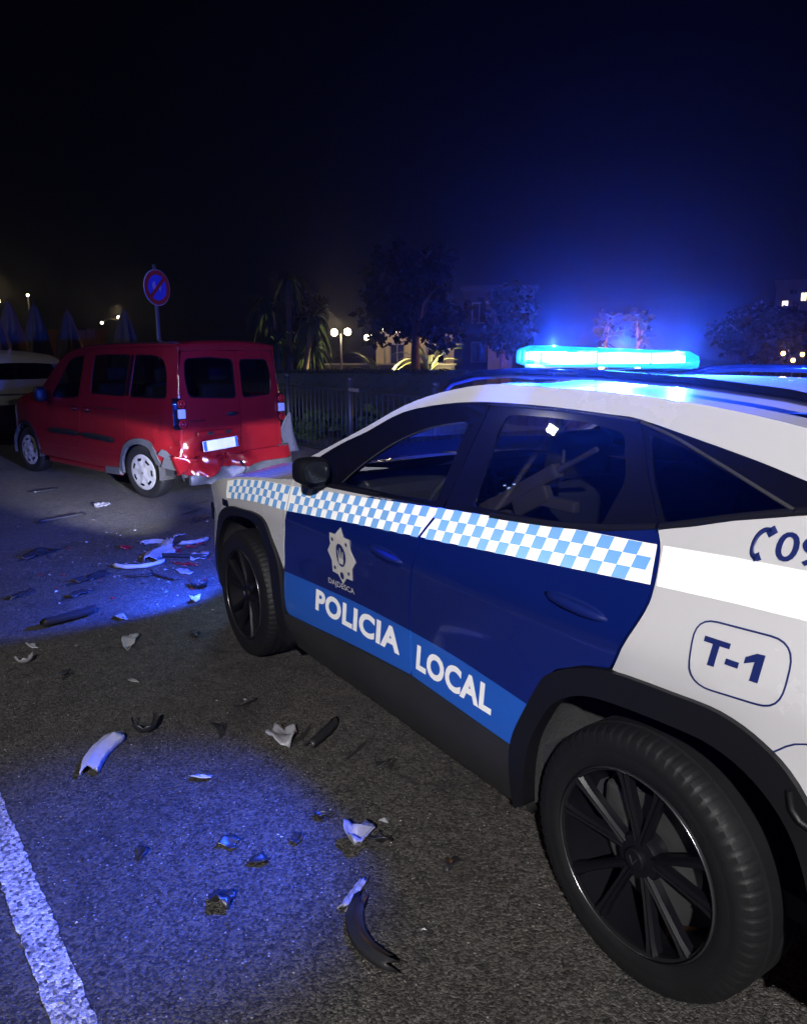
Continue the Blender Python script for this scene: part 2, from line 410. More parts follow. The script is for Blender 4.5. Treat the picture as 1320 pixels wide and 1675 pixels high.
def text2d(s, size=1., bold=0., space=1., shear=0.):
    cu=bpy.data.curves.new('t','FONT'); cu.body=s; cu.size=1; cu.offset=bold; cu.space_character=space; cu.shear=shear; cu.resolution_u=4
    cu.align_x='LEFT'; cu.fill_mode='FRONT'
    o=bpy.data.objects.new('t',cu); col.objects.link(o)
    dg=bpy.context.evaluated_depsgraph_get(); me=bpy.data.meshes.new_from_object(o.evaluated_get(dg))
    bm=bmesh.new(); bm.from_mesh(me); bmesh.ops.remove_doubles(bm,verts=bm.verts,dist=1e-5); bmesh.ops.triangulate(bm,faces=bm.faces[:])
    for _ in range(3):
        le=[e for e in bm.edges if e.calc_length()>.3]
        if not le: break
        bmesh.ops.subdivide_edges(bm,edges=le,cuts=1); bmesh.ops.triangulate(bm,faces=bm.faces[:])
    bm.verts.index_update()
    V=[(v.co.x,v.co.y) for v in bm.verts]; F=[tuple(v.index for v in f.verts) for f in bm.faces]; bm.free()
    bpy.data.objects.remove(o); bpy.data.curves.remove(cu); bpy.data.meshes.remove(me)
    x0=min(v[0] for v in V); x1=max(v[0] for v in V); y0=min(v[1] for v in V); y1=max(v[1] for v in V)
    return [((x-x0)/(y1-y0)*size,(y-y0)/(y1-y0)*size) for x,y in V],F,(x1-x0)/(y1-y0)*size
def lettering(name, s, height, width, mapfn, m, parent, bold=.0, space=1., out=Vector((0,1,0))):
    V,F,w=text2d(s,height,bold,space); k=width/w
    P=[Vector(mapfn(x*k,y)) for x,y in V]; G=[]
    for f in F:
        n=(P[f[1]]-P[f[0]]).cross(P[f[2]]-P[f[0]]); G.append(f if n.dot(out)>0 else f[::-1])
    return mobj(name,P,G,m,parent)

# ------------------------------------------------------------------ ground, road, pavement
def sheet(name, pts, z, m, parent=None, kind='structure'):
    o=mobj(name,[(x,y,z) for x,y in pts],[tuple(range(len(pts)))],m,parent)
    if not parent: tag(o,kind=kind)
    return o
sheet('ground',[(-60,-120),(160,-120),(160,80),(-60,80)],-.05,'soil')
sheet('road',[(-40,-2.2),(90,-2.2),(90,14),(-40,14)],0,'road')
bayl=[(30,5.6),(8.21,.25),(6.89,-.08),(5.6,-.42),(2,-1.4),(-30,-1.4),(-30,-2.2),(30,-2.2)]
sheet('parking_bay',bayl,.004,'bay')
# white edge line, its sides frayed by wear
ra_=[(-12,2.07),(-4,2.10),(.64,2.141),(1.545,2.204),(6,2.5),(14,3.1)]; rb_=[(-12,2.17),(-4,2.20),(.707,2.241),(1.45,2.296),(6,2.6),(14,3.2)]
xs=[-12,-8,-4,-2]+[-1+.022*i for i in range(190)]+[4,8,14]; lv=[]; lf=[]
for x in xs: lv+=[(x,interp(ra_,x)+rnd.uniform(-.005,.005),.004),(x+rnd.uniform(-.006,.006),interp(rb_,x)+rnd.uniform(-.005,.005),.004)]
lf=[(2*i,2*i+2,2*i+3,2*i+1) for i in range(len(xs)-1)]
tag(mobj('road_marking',lv,lf,'paint'),kind='structure')
# pavement with kerb
pv=MB(); pv.box((20,-3.55,.06),(80,2.5,.12)); tag(pv.build('pavement','pave'),kind='structure')
kb=[]
km=MB(); km.rbox((0,0,.055),(.985,.16,.15),.015); kme=None
kerb=tag(bpy.data.objects.new('kerb',None),kind='structure'); col.objects.link(kerb)
for i in range(34):
    if kme is None: o=km.build('kerb_stone','pave',kerb); kme=o.data
    else: o=bpy.data.objects.new('kerb_stone',kme); col.objects.link(o); o.parent=kerb
    o.location=(-4+i,-2.22,rnd.uniform(-.004,.004))

# ------------------------------------------------------------------ street lamps outside the frame that light the place
def street_lamp(loc, h, aim, power, cone, label, colr, head_ang, arm):
    t=thing('street_lamp',label,'street lamp',loc)
    b=MB(); b.tube([(0,0,0),(0,0,h*.5),(0,0,h)],[.085,.07,.05],12); b.build('pole','galv',t,True)
    hd=Vector((arm*math.cos(head_ang),arm*math.sin(head_ang),h+.1))
    b=MB(); b.tube([(0,0,h-.05),hd*.5+Vector((0,0,h*.5+.03)),hd],.03,8); b.build('arm','galv',t,True)
    rz=Matrix.Rotation(head_ang,3,'Z')
    b=MB(); b.rbox(hd+rz@Vector((.16,0,.0)),(.6,.28,.08),.02,rz); b.build('lamp_head','iron',t)
    b=MB(); b.box(hd+rz@Vector((.18,0,-.055)),(.36,.2,.02),rz); b.build('led_panel','ledstreet',t)
    ld=bpy.data.lights.new('lamp_light','SPOT'); ld.energy=power; ld.color=colr; ld.spot_size=R(cone); ld.spot_blend=.5; ld.shadow_soft_size=.09
    lo=bpy.data.objects.new('lamp_light',ld); col.objects.link(lo); lo.parent=t; lo.location=hd+rz@Vector((.18,0,-.10))
    d=Vector(aim)-(Vector(loc)+lo.location); lo.rotation_euler=d.to_track_quat('-Z','Y').to_euler()
    return t
street_lamp((-5.4,6.0,0),4.6,(1.2,.9,.6),4700,50,'street lamp on the verge behind the photographer',(1,.97,.975),R(-40),.8)
street_lamp((11.3,9.6,0),7.2,(12.0,.2,.8),330,72,'street lamp across the road ahead of the vehicles',(1,.95,.88),R(-140),.9)

# ================================================================== POLICE CAR
# car axes: x forward from the rear axle, y left, z up
def softp(t,w=.03):
    a=t/w
    return t if a>30 else (0. if a<-30 else w*math.log1p(math.exp(a)))
def S(x,z):
    y=.925-.40*softp(z-1.0)
    if z<.5: y-=.5*(.5-z)**2
    y+=.010*math.exp(-((z-(.93+.02*(1-x)))/.05)**2)-.010*math.exp(-((z-.66)/.1)**2)
    if x>2.85: y-=.44*(x-2.85)**2
    if x<-.3: y-=.12*(-.3-x)**2
    return y
car=thing('police_car','white and blue police patrol car with checkered tape and lit blue lightbar','police car')
def sf(off=0.): return lambda x,z: (x,S(x,z)+off,z)
ROOF=[(-.9,1.33),(-.6,1.43),(-.4,1.475),(-.236,1.509),(-.05,1.535),(.13,1.551),(.337,1.561),(.579,1.564),(.87,1.563),(1.127,1.523),(1.334,1.463),(1.549,1.367),(1.817,1.253),(1.977,1.185),(2.088,1.144)]
BANDB=[(-.272,1.40),(-.15,1.428),(.005,1.458),(.213,1.496),(.312,1.501),(.554,1.508),(.841,1.506),(1.07,1.487),(1.32,1.441),(1.537,1.348),(1.701,1.285),(1.839,1.219),(2.03,1.125)]
BELT=[(.058,1.236),(.217,1.203),(.401,1.178),(.662,1.157),(.916,1.142),(1.301,1.122),(1.657,1.104),(2.03,1.092)]
HEDGE=[(2.03,1.088),(2.2,1.066),(2.45,1.042),(2.66,1.014),(2.85,.98),(3.0,.945),(3.15,.90),(3.28,.85)]   # bonnet edge
G=.0048
def between(pts,a,b): return [p for p in pts if a<p[0]<b]
bgap=[(.905,1.145),(.951,1.074),(.978,.967),(1.012,.844),(1.03,.70),(1.02,.60),(1.007,.505)]
cgap=[(.055,1.236),(.029,1.189),(.014,1.103),(.02,1.042),(.06,.94),(.092,.869)]
fgap=[(2.03,1.09),(2.025,1.0),(2.037,.936),(2.085,.799),(2.115,.636),(2.10,.456),(2.06,.424)]
RARCH=[(.44,.47),(.414,.598),(.336,.743),(.275,.797),(.174,.843),(.071,.869),(-.095,.881),(-.224,.885),(-.327,.857),(-.41,.80),(-.50,.67),(-.56,.48)]
FARCH=[(2.09,.404),(2.135,.606),(2.232,.775),(2.30,.850),(2.40,.868),(2.564,.858),(2.75,.842),(2.90,.785),(3.02,.68),(3.08,.55),(3.10,.44)]
sh=lambda pts,d: [(a+d,b) for a,b in pts]
# --- bonnet-side fender
fen=spline(sh(fgap,G)[:-1],3)+spline(FARCH[1:],3)[3:]+[(3.14,.44),(3.26,.5),(3.28,.85)]+HEDGE[::-1][1:]
fen=[q for q in fen if not (q[0]<2.12 and q[1]<.60 and q[0]>2.10)]
fender=patch('front_fender',fen,sf(),'white',car,step=.05)
mirror(fender,car)
# --- front door
def fd_mat(x,z):
    zt=interp(LB,x)
    tb=interp([(.013,1.110),(.246,1.091),(.617,1.061),(.968,1.032),(1.422,1.0),(2.026,.944),(2.381,.926)],x)
    return 1 if z<zt else 2 if z<interp(TT,x)+.001 or x<.9 else 0
TT=[(-.9,1.24),(-.33,1.224),(-.164,1.216),(.034,1.202),(.289,1.19),(.53,1.174),(.932,1.145),(1.386,1.108),(2.045,1.057),(2.352,1.038),(2.657,1.003),(2.80,.975)]
TB=[(-.9,1.145),(-.36,1.13),(-.197,1.123),(.013,1.11),(.246,1.091),(.617,1.061),(.968,1.032),(1.422,.997),(2.026,.944),(2.381,.926),(2.60,.905),(2.80,.878)]
LB=spline([(.413,.637),(.584,.651),(.847,.667),(1.34,.667),(1.764,.648),(2.2,.622)],5)
fd=spline(sh(fgap,-G)[::-1],3)+[(x,z-.004) for x,z in BELT[::-1] if .93<x<2.0]+spline(sh(bgap,G),3)+[(1.3,.488),(1.532,.470),(1.8,.445)]
fdoor=patch('front_door',fd,sf(),['white','lblue','blue'],car,step=.045,splits=[LB,[(x,z-.001) for x,z in TT if x>.8]],matfn=fd_mat)
rd=spline(sh(bgap,-G)[::-1],3)+[(x,z-.004) for x,z in BELT[::-1] if .08<x<.9]+spline(sh(cgap,G),3)+[(.16,.852),(.174+.01,.846),(.285,.797),(.345,.743),(.42,.598),(.445,.478),(.694,.49)]
rdoor=patch('rear_door',rd,sf(),['white','lblue','blue'],car,step=.045,splits=[[(.30,.628)]+LB],matfn=fd_mat)
# --- rear quarter panel with D pillar
qp=spline(sh(cgap,-G)[::-1],3)+[(-.034,1.262-.004),(-.136,1.291),(-.274,1.326),(-.33,1.338)]+[(-.40,1.365),(-.5,1.385),(-.6,1.40),(-.9,1.31),(-.97,1.1),(-.97,.62),(-.60,.60),(-.53,.60)]+[(x,z) for x,z in RARCH[::-1][2:] if x<.09]
quarter=patch('rear_quarter_panel',qp,sf(),'white',car,step=.05)
# roof-side band (white) above the windows
band=[(x,z) for x,z in BANDB]+[(2.088,1.128)]+ROOF[::-1]
band=[p for p in band if True]
bandp=patch('roof_side_rail',spline(BANDB,3)+spline(ROOF[::-1],3)+[(-.9,1.32),(-.6,1.405),(-.5,1.39),(-.40,1.37),(-.33,1.385)],sf(.002),'white',car,step=.05)
# window surrounds (black) with glass
FGL=[(1.60,1.128),(1.225,1.14),(.955,1.158),(.931,1.329),(.915,1.435),(1.0,1.425),(1.126,1.398),(1.292,1.335),(1.456,1.24)]
RGL=[(.765,1.173),(.457,1.187),(.231,1.207),(.197,1.336),(.249,1.454),(.39,1.473),(.539,1.476),(.732,1.473),(.754,1.426),(.76,1.3)]
QGL=[(.04,1.252),(-.126,1.303),(-.25,1.338),(-.104,1.384),(.028,1.429),(.17,1.460),(.108,1.341)]
bup=[(.905,1.145),(.872,1.315),(.835,1.503)]
cup=[(.055,1.238),(.149,1.382),(.21,1.492)]
f1=[(2.0,1.098),(1.657,1.106),(1.301,1.124),(.92,1.146)]+sh(bup,G)+[(x,z-.003) for x,z in BANDB if .86<x<2.02]
fr1=patch('window_surround',f1,sf(-.004),'gloss',fdoor,holes=[rounded(FGL,.02)],step=.04)
f2=sh(bup,-G)[::-1]+[(x,z+.002) for x,z in BELT[::-1] if .08<x<.9]+sh(cup,G)+[(x,z-.003) for x,z in BANDB if .23<x<.81]
fr2=patch('window_surround',f2,sf(-.004),'gloss',rdoor,holes=[rounded(RGL,.025)],step=.04)
f3=sh(cup,-G)+[(.19,1.489),(.005,1.455),(-.15,1.425),(-.272,1.397),(-.36,1.375),(-.325,1.342),(-.274,1.330),(-.136,1.295),(-.034,1.263)]
fr3=patch('window_surround',f3,sf(-.004),'gloss',quarter,holes=[rounded(QGL,.012)],step=.04)
g1=patch('window_glass',rounded(FGL,.02),sf(-.012),'gl_front',fdoor,step=.06,lip=0)
g2=patch('window_glass',rounded(RGL,.025),sf(-.012),'gl_rear',rdoor,step=.06,lip=0)
g3=patch('window_glass',rounded(QGL,.012),sf(-.010),'gl_priv',quarter,step=.06,lip=0)
# rain visor over the front window
RV=[(1.60,1.17),(1.456,1.268),(1.292,1.365),(1.126,1.428),(1.0,1.452),(.90,1.458)]; RV2=[(.915,1.432),(1.0,1.420),(1.126,1.393),(1.292,1.330),(1.456,1.235),(1.58,1.14)]
patch('rain_visor',RV+RV2,sf(.008),'gloss',fdoor,step=.04,lip=.008)
def strip(name, pts, w, off, m, parent, th=.006, n=4):
    c=spline(pts,n); vs=[]; fs=[]
    for i,(x,z) in enumerate(c):
        a=Vector(c[max(i-1,0)]); b=Vector(c[min(i+1,len(c)-1)]); t=(b-a).normalized(); nn=Vector((-t.y,t.x))
        for k,(d,o) in enumerate(((-.5,off),(-.3,off+th),(.3,off+th),(.5,off))):
            q=Vector((x,z))+nn*w*d; vs.append((q.x,S(q.x,q.y)+o,q.y))
    for i in range(len(c)-1):
        for k in range(3): fs.append((i*4+k,i*4+k+1,(i+1)*4+k+1,(i+1)*4+k))
    return mobj(name,vs,fs,m,parent,True)
strip('chrome_trim',[(x,z-.004) for x,z in BANDB if x>.85 and x<1.9],.010,-.002,'gloss',fdoor)
strip('chrome_trim',[(x,z-.006) for x,z in BANDB if .20<x<.86],.011,-.002,'chrome',rdoor)
strip('chrome_trim',[(.205,1.488),(.095,1.461),(-.007,1.427),(-.1,1.395),(-.187,1.364),(-.273,1.334)],.008,-.002,'steel',quarter)
strip('belt_moulding',[(x,z+.006) for x,z in BELT if x>.93],.018,-.002,'clad',fdoor)
strip('belt_moulding',[(x,z+.006) for x,z in BELT if x<.9],.018,-.002,'clad',rdoor)
strip('belt_moulding',[(.05,1.243),(-.034,1.268),(-.136,1.299),(-.274,1.336),(-.33,1.348)],.018,-.002,'clad',quarter)
strip('visor_edge',RV2,.006,.012,'steel',fdoor,.003)
# --- checkered tape
def tape(x0,x1,parent,check=True,s0=0.,s1=0.):
    n=max(2,int(abs(x1-x0)/.03)); vs=[]; fs=[]
    for i in range(n+1):
        x=x0+(x1-x0)*i/n; a=interp(TB,x); b=interp(TT,x)
        for k in range(4):
            z=a+(b-a)*k/3; f=(k/3-.5); xx=x+f*(s0*(1-i/n)+s1*i/n); vs.append((xx,S(xx,z)+.0018,z))
    for i in range(n):
        for k in range(3): fs.append((i*4+k,i*4+k+1,(i+1)*4+k+1,(i+1)*4+k))
    t=mobj('reflective_tape',vs,fs,'tape',parent,True)
    if check:
        b=MB(); w=.0445; i0=math.ceil(min(x0,x1)/w); i1=math.floor(max(x0,x1)/w)
        for i in range(i0,i1):
            for k in range(3):
                if (i+k)%2: continue
                q=[]
                for dx in (0,.5,1):
                    x=(i+dx)*w; a=interp(TB,x); c=interp(TT,x)
                    for kk in (k,k+.5,k+1):
                        z=a+(c-a)*kk/3; xs=x-(kk-1.5)*.006
                        q.append((xs,S(xs,z)+.0034,z))
                b.add(q,[(0,1,4,3),(1,2,5,4),(3,4,7,6),(4,5,8,7)])
        o=b.build('checker_squares','tapeblue',parent,True)
tape(2.035,2.80,fender); tape(.952,2.026,fdoor,True,-.075,.0); tape(.030,.937,rdoor,True,.016,-.075); tape(-.9,.012,quarter,False,0,.016)
# --- lettering, badge, numbers
side=lambda x0,z0,off=.0026,slope=0.: (lambda tx,ty: (x0-tx,S(x0-tx,z0+ty+slope*tx)+off,z0+ty+slope*tx))
lettering('lettering','POLICIA',.098,.685,side(1.772,.534,slope=.028),'letter',fdoor,bold=.042,space=1.08)
lettering('lettering','LOCAL',.094,.42,side(.978,.541,slope=-.012),'letter',rdoor,bold=.042,space=1.08)
lettering('lettering','DAJDESCA',.032,.225,side(1.652,.684,slope=.03),'silver',fdoor,bold=.01)
def star(cx,cz,rx,rz,n=8,inner=.80,rot=0.):
    P=[]
    for i in range(2*n):
        a=math.pi*i/n+rot+math.pi/2; r=1 if i%2==0 else inner
        P.append((cx+rx*r*math.cos(a),cz+rz*r*math.sin(a)))
    return P
bc=(1.518,.842)
badge=patch('police_badge',star(*bc,.118,.122,8,.78),sf(.003),'silver',fdoor,step=.03,lip=.002)
ring=lambda cx,cz,rx,rz,n=28: [(cx+rx*math.cos(2*math.pi*i/n),cz+rz*math.sin(2*math.pi*i/n)) for i in range(n)]
patch('badge_centre',ring(bc[0],bc[1]+.004,.040,.050),sf(.0042),'navy',fdoor,step=.03,lip=0)
em=MB()
def blob(pts,off):
    V,T=tri2d(pts,(),.03); P=[Vector((x,S(x,z)+off,z)) for x,z in V]
    em.add(P,[f if (P[f[1]]-P[f[0]]).cross(P[f[2]]-P[f[0]]).y>0 else f[::-1] for f in T])
blob([(bc[0]-.018,bc[1]-.034),(bc[0]+.018,bc[1]-.034),(bc[0]+.022,bc[1]-.01),(bc[0]-.022,bc[1]-.01)],.0052)
for dx,h in ((-.013,.022),(0,.036),(.013,.022)):
    blob([(bc[0]+dx-.005,bc[1]-.012),(bc[0]+dx+.005,bc[1]-.012),(bc[0]+dx*1.6+.003,bc[1]+h),(bc[0]+dx*1.6-.003,bc[1]+h)],.0055)
em.build('badge_emblem','silver',fdoor)
for a in (45,135,225,315):
    em=MB(); blob(ring(bc[0]+.082*math.cos(R(a)),bc[1]+.088*math.sin(R(a)),.009,.008,10),.0046); em.build('badge_stud','navy',fdoor)
em=MB(); blob(ring(bc[0],bc[1]-.085,.016,.016,14),.0046); em.build('badge_stud','navy',fdoor)
# fuel flap, unit number, phone number
fu=rounded([(-.122,1.072),(-.355,1.085),(-.362,.945),(-.145,.922)],.055,6)
def outline(name,pts,w,off,m,parent):
    c=resample(pts,.02); n=len(c); vs=[]; fs=[]
    for i in range(n):
        a=Vector(c[i-1]); b=Vector(c[(i+1)%n]); t=(b-a).normalized(); nn=Vector((-t.y,t.x))*w/2
        for q in (Vector(c[i])-nn,Vector(c[i])+nn): vs.append((q.x,S(q.x,q.y)+off,q.y))
    for i in range(n): j=(i+1)%n; fs.append((i*2,i*2+1,j*2+1,j*2))
    return mobj(name,vs,fs,m,parent)
flap=patch('fuel_flap',fu,sf(.0012),'white',quarter,step=.04,lip=.004)
outline('flap_gap',fu,.0042,.0022,'navy',quarter)
lettering('unit_number','T-',.058,.094,side(-.158,.982,.0034,slope=.02),'navy',quarter,bold=.035)
patch('unit_number',[(-.262,1.026),(-.284,1.040),(-.303,1.042),(-.303,.984),(-.284,.983),(-.284,1.022),(-.262,1.012)],sf(.0034),'navy',quarter,step=.03,lip=0)
lettering('phone_number','092',.062,.155,side(-.252,1.231,.0026,slope=.02),'navy',quarter,bold=.012)
ph=spline([(-.232,1.288),(-.216,1.286),(-.204,1.272),(-.200,1.250),(-.204,1.232),(-.216,1.224)],4)
strip('phone_icon',ph,.011,.0005,'navy',quarter,.002)
strip('phone_icon',[(-.226,1.292),(-.238,1.279)],.022,.0005,'navy',quarter,.002); strip('phone_icon',[(-.210,1.222),(-.224,1.232)],.018,.0005,'navy',quarter,.002)
# door handles
def handle(cx,cz,slope,parent):
    rt=Matrix.Rotation(math.atan(slope),3,'Y')
    b=MB(); b.ell((cx,S(cx,cz)-.003,cz),(.23,.010,.058),20,10,.9,rt); o=b.build('handle_recess','bluem',parent,True)
    c=[Vector((cx+dx,S(cx,cz)+dy,cz+.004-slope*dx)) for dx,dy in ((.115,-.006),(.085,.000),(.03,.003),(-.03,.003),(-.085,.000),(-.115,-.006))]
    b=MB(); b.tube(c,[.006,.013,.0165,.0165,.013,.006],10); o=b.build('door_handle','bluem',parent,True)
handle(.23,.994,-.05,rdoor) ; handle(1.17,.925,-.05,fdoor)
# --- sill cladding and arch cladding
sill=[(2.10,.42),(1.8,.442),(1.532,.466),(1.0,.502),(.694,.486),(.44,.472),(.41,.36),(.42,.24),(2.12,.22),(2.16,.30)]
patch('sill_cladding',sill,lambda x,z:(x,S(x,z)+.012-.30*max(0,.37-z),z),'sill',car,step=.05,lip=.03)
def arch(pts, inner, parent=None):
    # cladding ring between the outer line and an inner line, standing proud of the panel
    a=spline(pts,4); b=spline(inner,4); n=len(a); m=len(b)
    poly=a+b[::-1]
    o=patch('wheel_arch_cladding',poly,lambda x,z:(x,S(x,z)+.016,z),'clad',car,step=.035,lip=.05)
    return o
RIN=[(.40,.30),(.375,.50),(.342,.60),(.288,.690),(.194,.756),(.088,.783),(-.099,.800),(-.22,.800),(-.32,.765),(-.40,.69),(-.46,.57),(-.49,.44),(-.50,.30)]
RO=[(.452,.26),(.452,.47)]+RARCH[1:-1]+[(-.62,.50),(-.66,.30)]
ra=arch(RO,RIN)
FO=[(2.10,.24),(2.095,.404)]+FARCH[1:]+[(3.12,.30)]
FI=[(2.20,.26),(2.20,.45),(2.289,.695),(2.36,.795),(2.45,.818),(2.621,.810),(2.80,.770),(2.92,.69),(2.99,.60),(3.02,.45),(3.03,.30)]
fa=arch(FO,FI)
# chevrons moulded into the rear cladding
for k,(a,b,c) in enumerate((((-.40,.785),(-.425,.725),(-.56,.705)),((-.455,.69),(-.485,.615),(-.62,.595)))):
    strip('cladding_chevron',[a,b,c],.012,.016,'clad',ra,.008,3)
# rear bumper corner: dark lower, white upper
rb=[(-.535,.60),(-.97,.62),(-.97,.26),(-.65,.26),(-.60,.50)]
patch('rear_bumper',rb,sf(.01),'clad',car,step=.06,lip=.04)
strip('bumper_gap',[(-.352,.846),(-.415,.893),(-.55,.905)],.004,.001,'navy',quarter,.0005)
# wheel-arch liners
def liner(cx,r,parent):
    vs=[];fs=[]; n=20; yy=[.90,.85,.66,.64]
    for i in range(n+1):
        a=R(-12+204*i/n)
        for y,k in zip(yy,(1,1.03,1.03,.25)):
            vs.append((cx+math.cos(a)*r*k,y,.36+math.sin(a)*r*k*1.02))
    for i in range(n):
        for k in range(3): fs.append((i*4+k,i*4+k+1,(i+1)*4+k+1,(i+1)*4+k))
    return mobj('wheel_arch_liner',vs,fs,'liner',car,True)
for cx in (-.035,2.62):
    o=liner(cx,.47 if cx<1 else .43,car); mirror(o,car)
# --- bonnet, windscreen, roof, tailgate, nose
def loft(name, rows, m, parent, smooth=True, flip=False):
    n=len(rows[0]); vs=[p for r in rows for p in r]; fs=[]
    for i in range(len(rows)-1):
        for k in range(n-1):
            f=(i*n+k,i*n+k+1,(i+1)*n+k+1,(i+1)*n+k); fs.append(f[::-1] if flip else f)
    return mobj(name,vs,fs,m,parent,smooth)
ts=[-1,-.97,-.92,-.85,-.75,-.6,-.4,-.2,0,.2,.4,.6,.75,.85,.92,.97,1]
ZC=[(2.0,1.135),(2.3,1.118),(2.6,1.088),(3.0,1.02),(3.3,.93),(3.42,.87)]
rows=[]
for i in range(19):
    x=2.03+(3.40-2.03)*i/18; ze=interp(HEDGE+[(3.42,.79)],x); zc=interp(ZC,x)
    ye=S(min(x,3.28),ze)-max(0,x-3.28)*.9
    rows.append([(x,t*ye,ze+(zc-ze)*(1-abs(t)**2.2)+.012*math.exp(-((abs(t)-.62)/.08)**2)*min(1,(3.4-x)*2)) for t in ts])
hood=loft('bonnet',rows,'white',car)
rows=[]
for i in range(15):
    z=.86-.62*i/14; rows.append([(3.28+.27*(1-abs(t)**3)+(.02 if .4<z<.7 else 0),t*(S(3.28,max(z,.3))-.002),z) for t in ts])
nose=loft('front_bumper',rows,'white',car)
for z in (.40,.46,.52,.58):
    b=MB(); b.rbox((3.555,0,z),(.03,1.15,.035),.008); b.build('grille_bar','gloss',nose)
aw=[(1.98,1.185),(1.817,1.253),(1.549,1.367),(1.334,1.463),(1.18,1.515)]
rows=[]
for x,z in aw:
    y=S(x,z)-.012; bow=.11*(1-(x-1.18)/.8*0)
    rows.append([(x+bow*(1-t*t),t*y,z+.02*(1-t*t)) for t in ts])
loft('windscreen',rows,'gl_front',car)
# dark scuttle under the screen
loft('scuttle_panel',[[(2.03+.11*(1-t*t),t*.86,1.09+.045*(1-t*t)) for t in ts],[(1.97+.11*(1-t*t),t*.83,1.19+.02*(1-t*t)) for t in ts]],'clad',car)
rows=[]
for i in range(25):
    x=1.20-2.10*i/24; zr=interp(ROOF,x); ye=S(x,zr)+.002
    rows.append([(x,t*ye,zr+.020*(1-abs(t)**2.5)) for t in ts])
roof=loft('roof',rows,'white',car)
rows=[[(-.9-.05*k-.02*(1-t*t),t*(S(-.9,1.3)-.002+.06*k),1.33-.2*k+.012*(1-t*t)) for t in ts] for k in range(6)]
loft('tailgate',rows,'white',car)
# roof rails
for s in (1,-1):
    pts=[(1.22,.655*s,interp(ROOF,1.22)+.004),(1.12,.665*s,1.560),(.98,.665*s,1.590),(.8,.665*s,1.602),(.4,.665*s,1.604),(.1,.665*s,1.594),(-.15,.665*s,1.574),(-.4,.66*s,1.535),(-.55,.66*s,1.49)]
    b=MB(); b.tube(pts,[.008,.013]+[.016]*5+[.013,.008],10); b.build('roof_rail','gloss',car,True)
# --- underbody, interior
b=MB(); b.box((1.33,0,.30),(3.9,1.24,.16)); b.box((1.33,0,.31),(1.75,1.66,.14)); b.box((-.75,0,.5),(.35,1.55,.45)); b.build('underbody','clad',car)
b=MB(); b.box((1.9,0,.86),(.42,1.55,.40)); b.rbox((1.72,0,1.04),(.34,1.52,.16),.05); b.rbox((1.3,0,.66),(.8,.24,.3),.04); b.build('dashboard','inter',car)
b=MB(); b.rbox((1.56,-.02,1.02),(.03,.30,.16),.01,Matrix.Rotation(R(-20),3,'Y')); b.rbox((1.52,-.34,1.0),(.03,.18,.14),.01); b.build('centre_screen','gloss',car)
for y,z in ((.03,1.05),(.0,1.03),(-.03,1.05),(.02,.99),(-.33,1.02),(-.36,1.02),(-.33,.98),(.28,1.03),(.30,1.05),(.33,1.03),(.30,1.0)): 
    b=MB(); b.box((1.535,y,z),(.004,.016,.010)); b.build('screen_icon','icon',car)
st=MB(); rt=Matrix.Rotation(R(65),3,'Y')
pts=[Vector((1.42,.38,1.02))+rt@Vector((.185*math.cos(a),.185*math.sin(a),0)) for a in [2*math.pi*i/24 for i in range(25)]]
st.tube(pts,.015,8,cap=False); st.tube([(1.42,.38,1.02),(1.62,.38,.95)],.03,8); st.rbox((1.42,.38,1.02),(.06,.33,.05),.02); st.build('steering_wheel','inter',car,True)
def cseat(x,y):
    b=MB(); b.rbox((x,y,.60),(.52,.50,.16),.06); rt=Matrix.Rotation(R(-14),3,'Y'); b.rbox((x-.30,y,.92),(.13,.48,.62),.055,rt); b.rbox((x-.37,y,1.315),(.09,.26,.17),.04,rt); b.tube([(x-.36,y-.06,1.2),(x-.37,y-.06,1.3)],.008,6); b.tube([(x-.36,y+.06,1.2),(x-.37,y+.06,1.3)],.008,6)
    return b.build('seat','seat',car,True)
cseat(1.12,.38); cseat(1.12,-.38)
b=MB(); b.rbox((.18,0,.62),(.5,1.3,.16),.06); b.rbox((-.08,0,.92),(.14,1.3,.6),.06,Matrix.Rotation(R(-16),3,'Y'))
for y in (-.42,.42): b.rbox((-.17,y,1.26),(.08,.24,.15),.035,Matrix.Rotation(R(-16),3,'Y'))
b.build('rear_bench','seat',car,True)
b=MB(); b.box((.35,0,.42),(2.6,1.6,.06)); b.box((-.62,0,.95),(.05,1.4,.9)); b.build('cabin_floor','inter',car)
b=MB(); b.box((.45,0,1.520),(1.4,1.24,.02)); b.build('headliner','inter',car)
# stylised rifle mounted behind the front seats, seen through the rear window
eq=MB()
ax=Vector((-.62,0,.34)).normalized(); rot=ax.to_track_quat('X','Z').to_matrix()
base=Vector((.74,.69,1.20))
eq.rbox(base+ax*.05,(.36,.04,.05),.010,rot); eq.rbox(base+ax*.10+Vector((0,0,-.05)),(.17,.035,.07),.010,rot); eq.tube([base+ax*.2,base+ax*.40],.009,8)
eq.rbox(base-ax*.17,(.14,.035,.06),.016,rot); eq.rbox(base+Vector((-.10,0,.035)),(.12,.03,.022),.006,rot); eq.tube([base+ax*.25+Vector((0,0,.015)),base+ax*.25+Vector((0,0,.055))],.005,6)
eq.rbox(base+Vector((-.20,0,.005)),(.17,.03,.035),.008)
eq.build('rifle_mount','beige',car)
b=MB(); b.rbox((.90,.70,1.10),(.24,.12,.07),.02); b.build('equipment_case','beige',car)
b=MB(); b.rbox((-.22,-.30,1.31),(.015,.06,.13),.004); b.rbox((-.22,-.26,1.25),(.015,.14,.035),.004); b.rbox((-.23,-.40,1.30),(.012,.02,.12),.004); b.build('luggage_tags','plate',car)
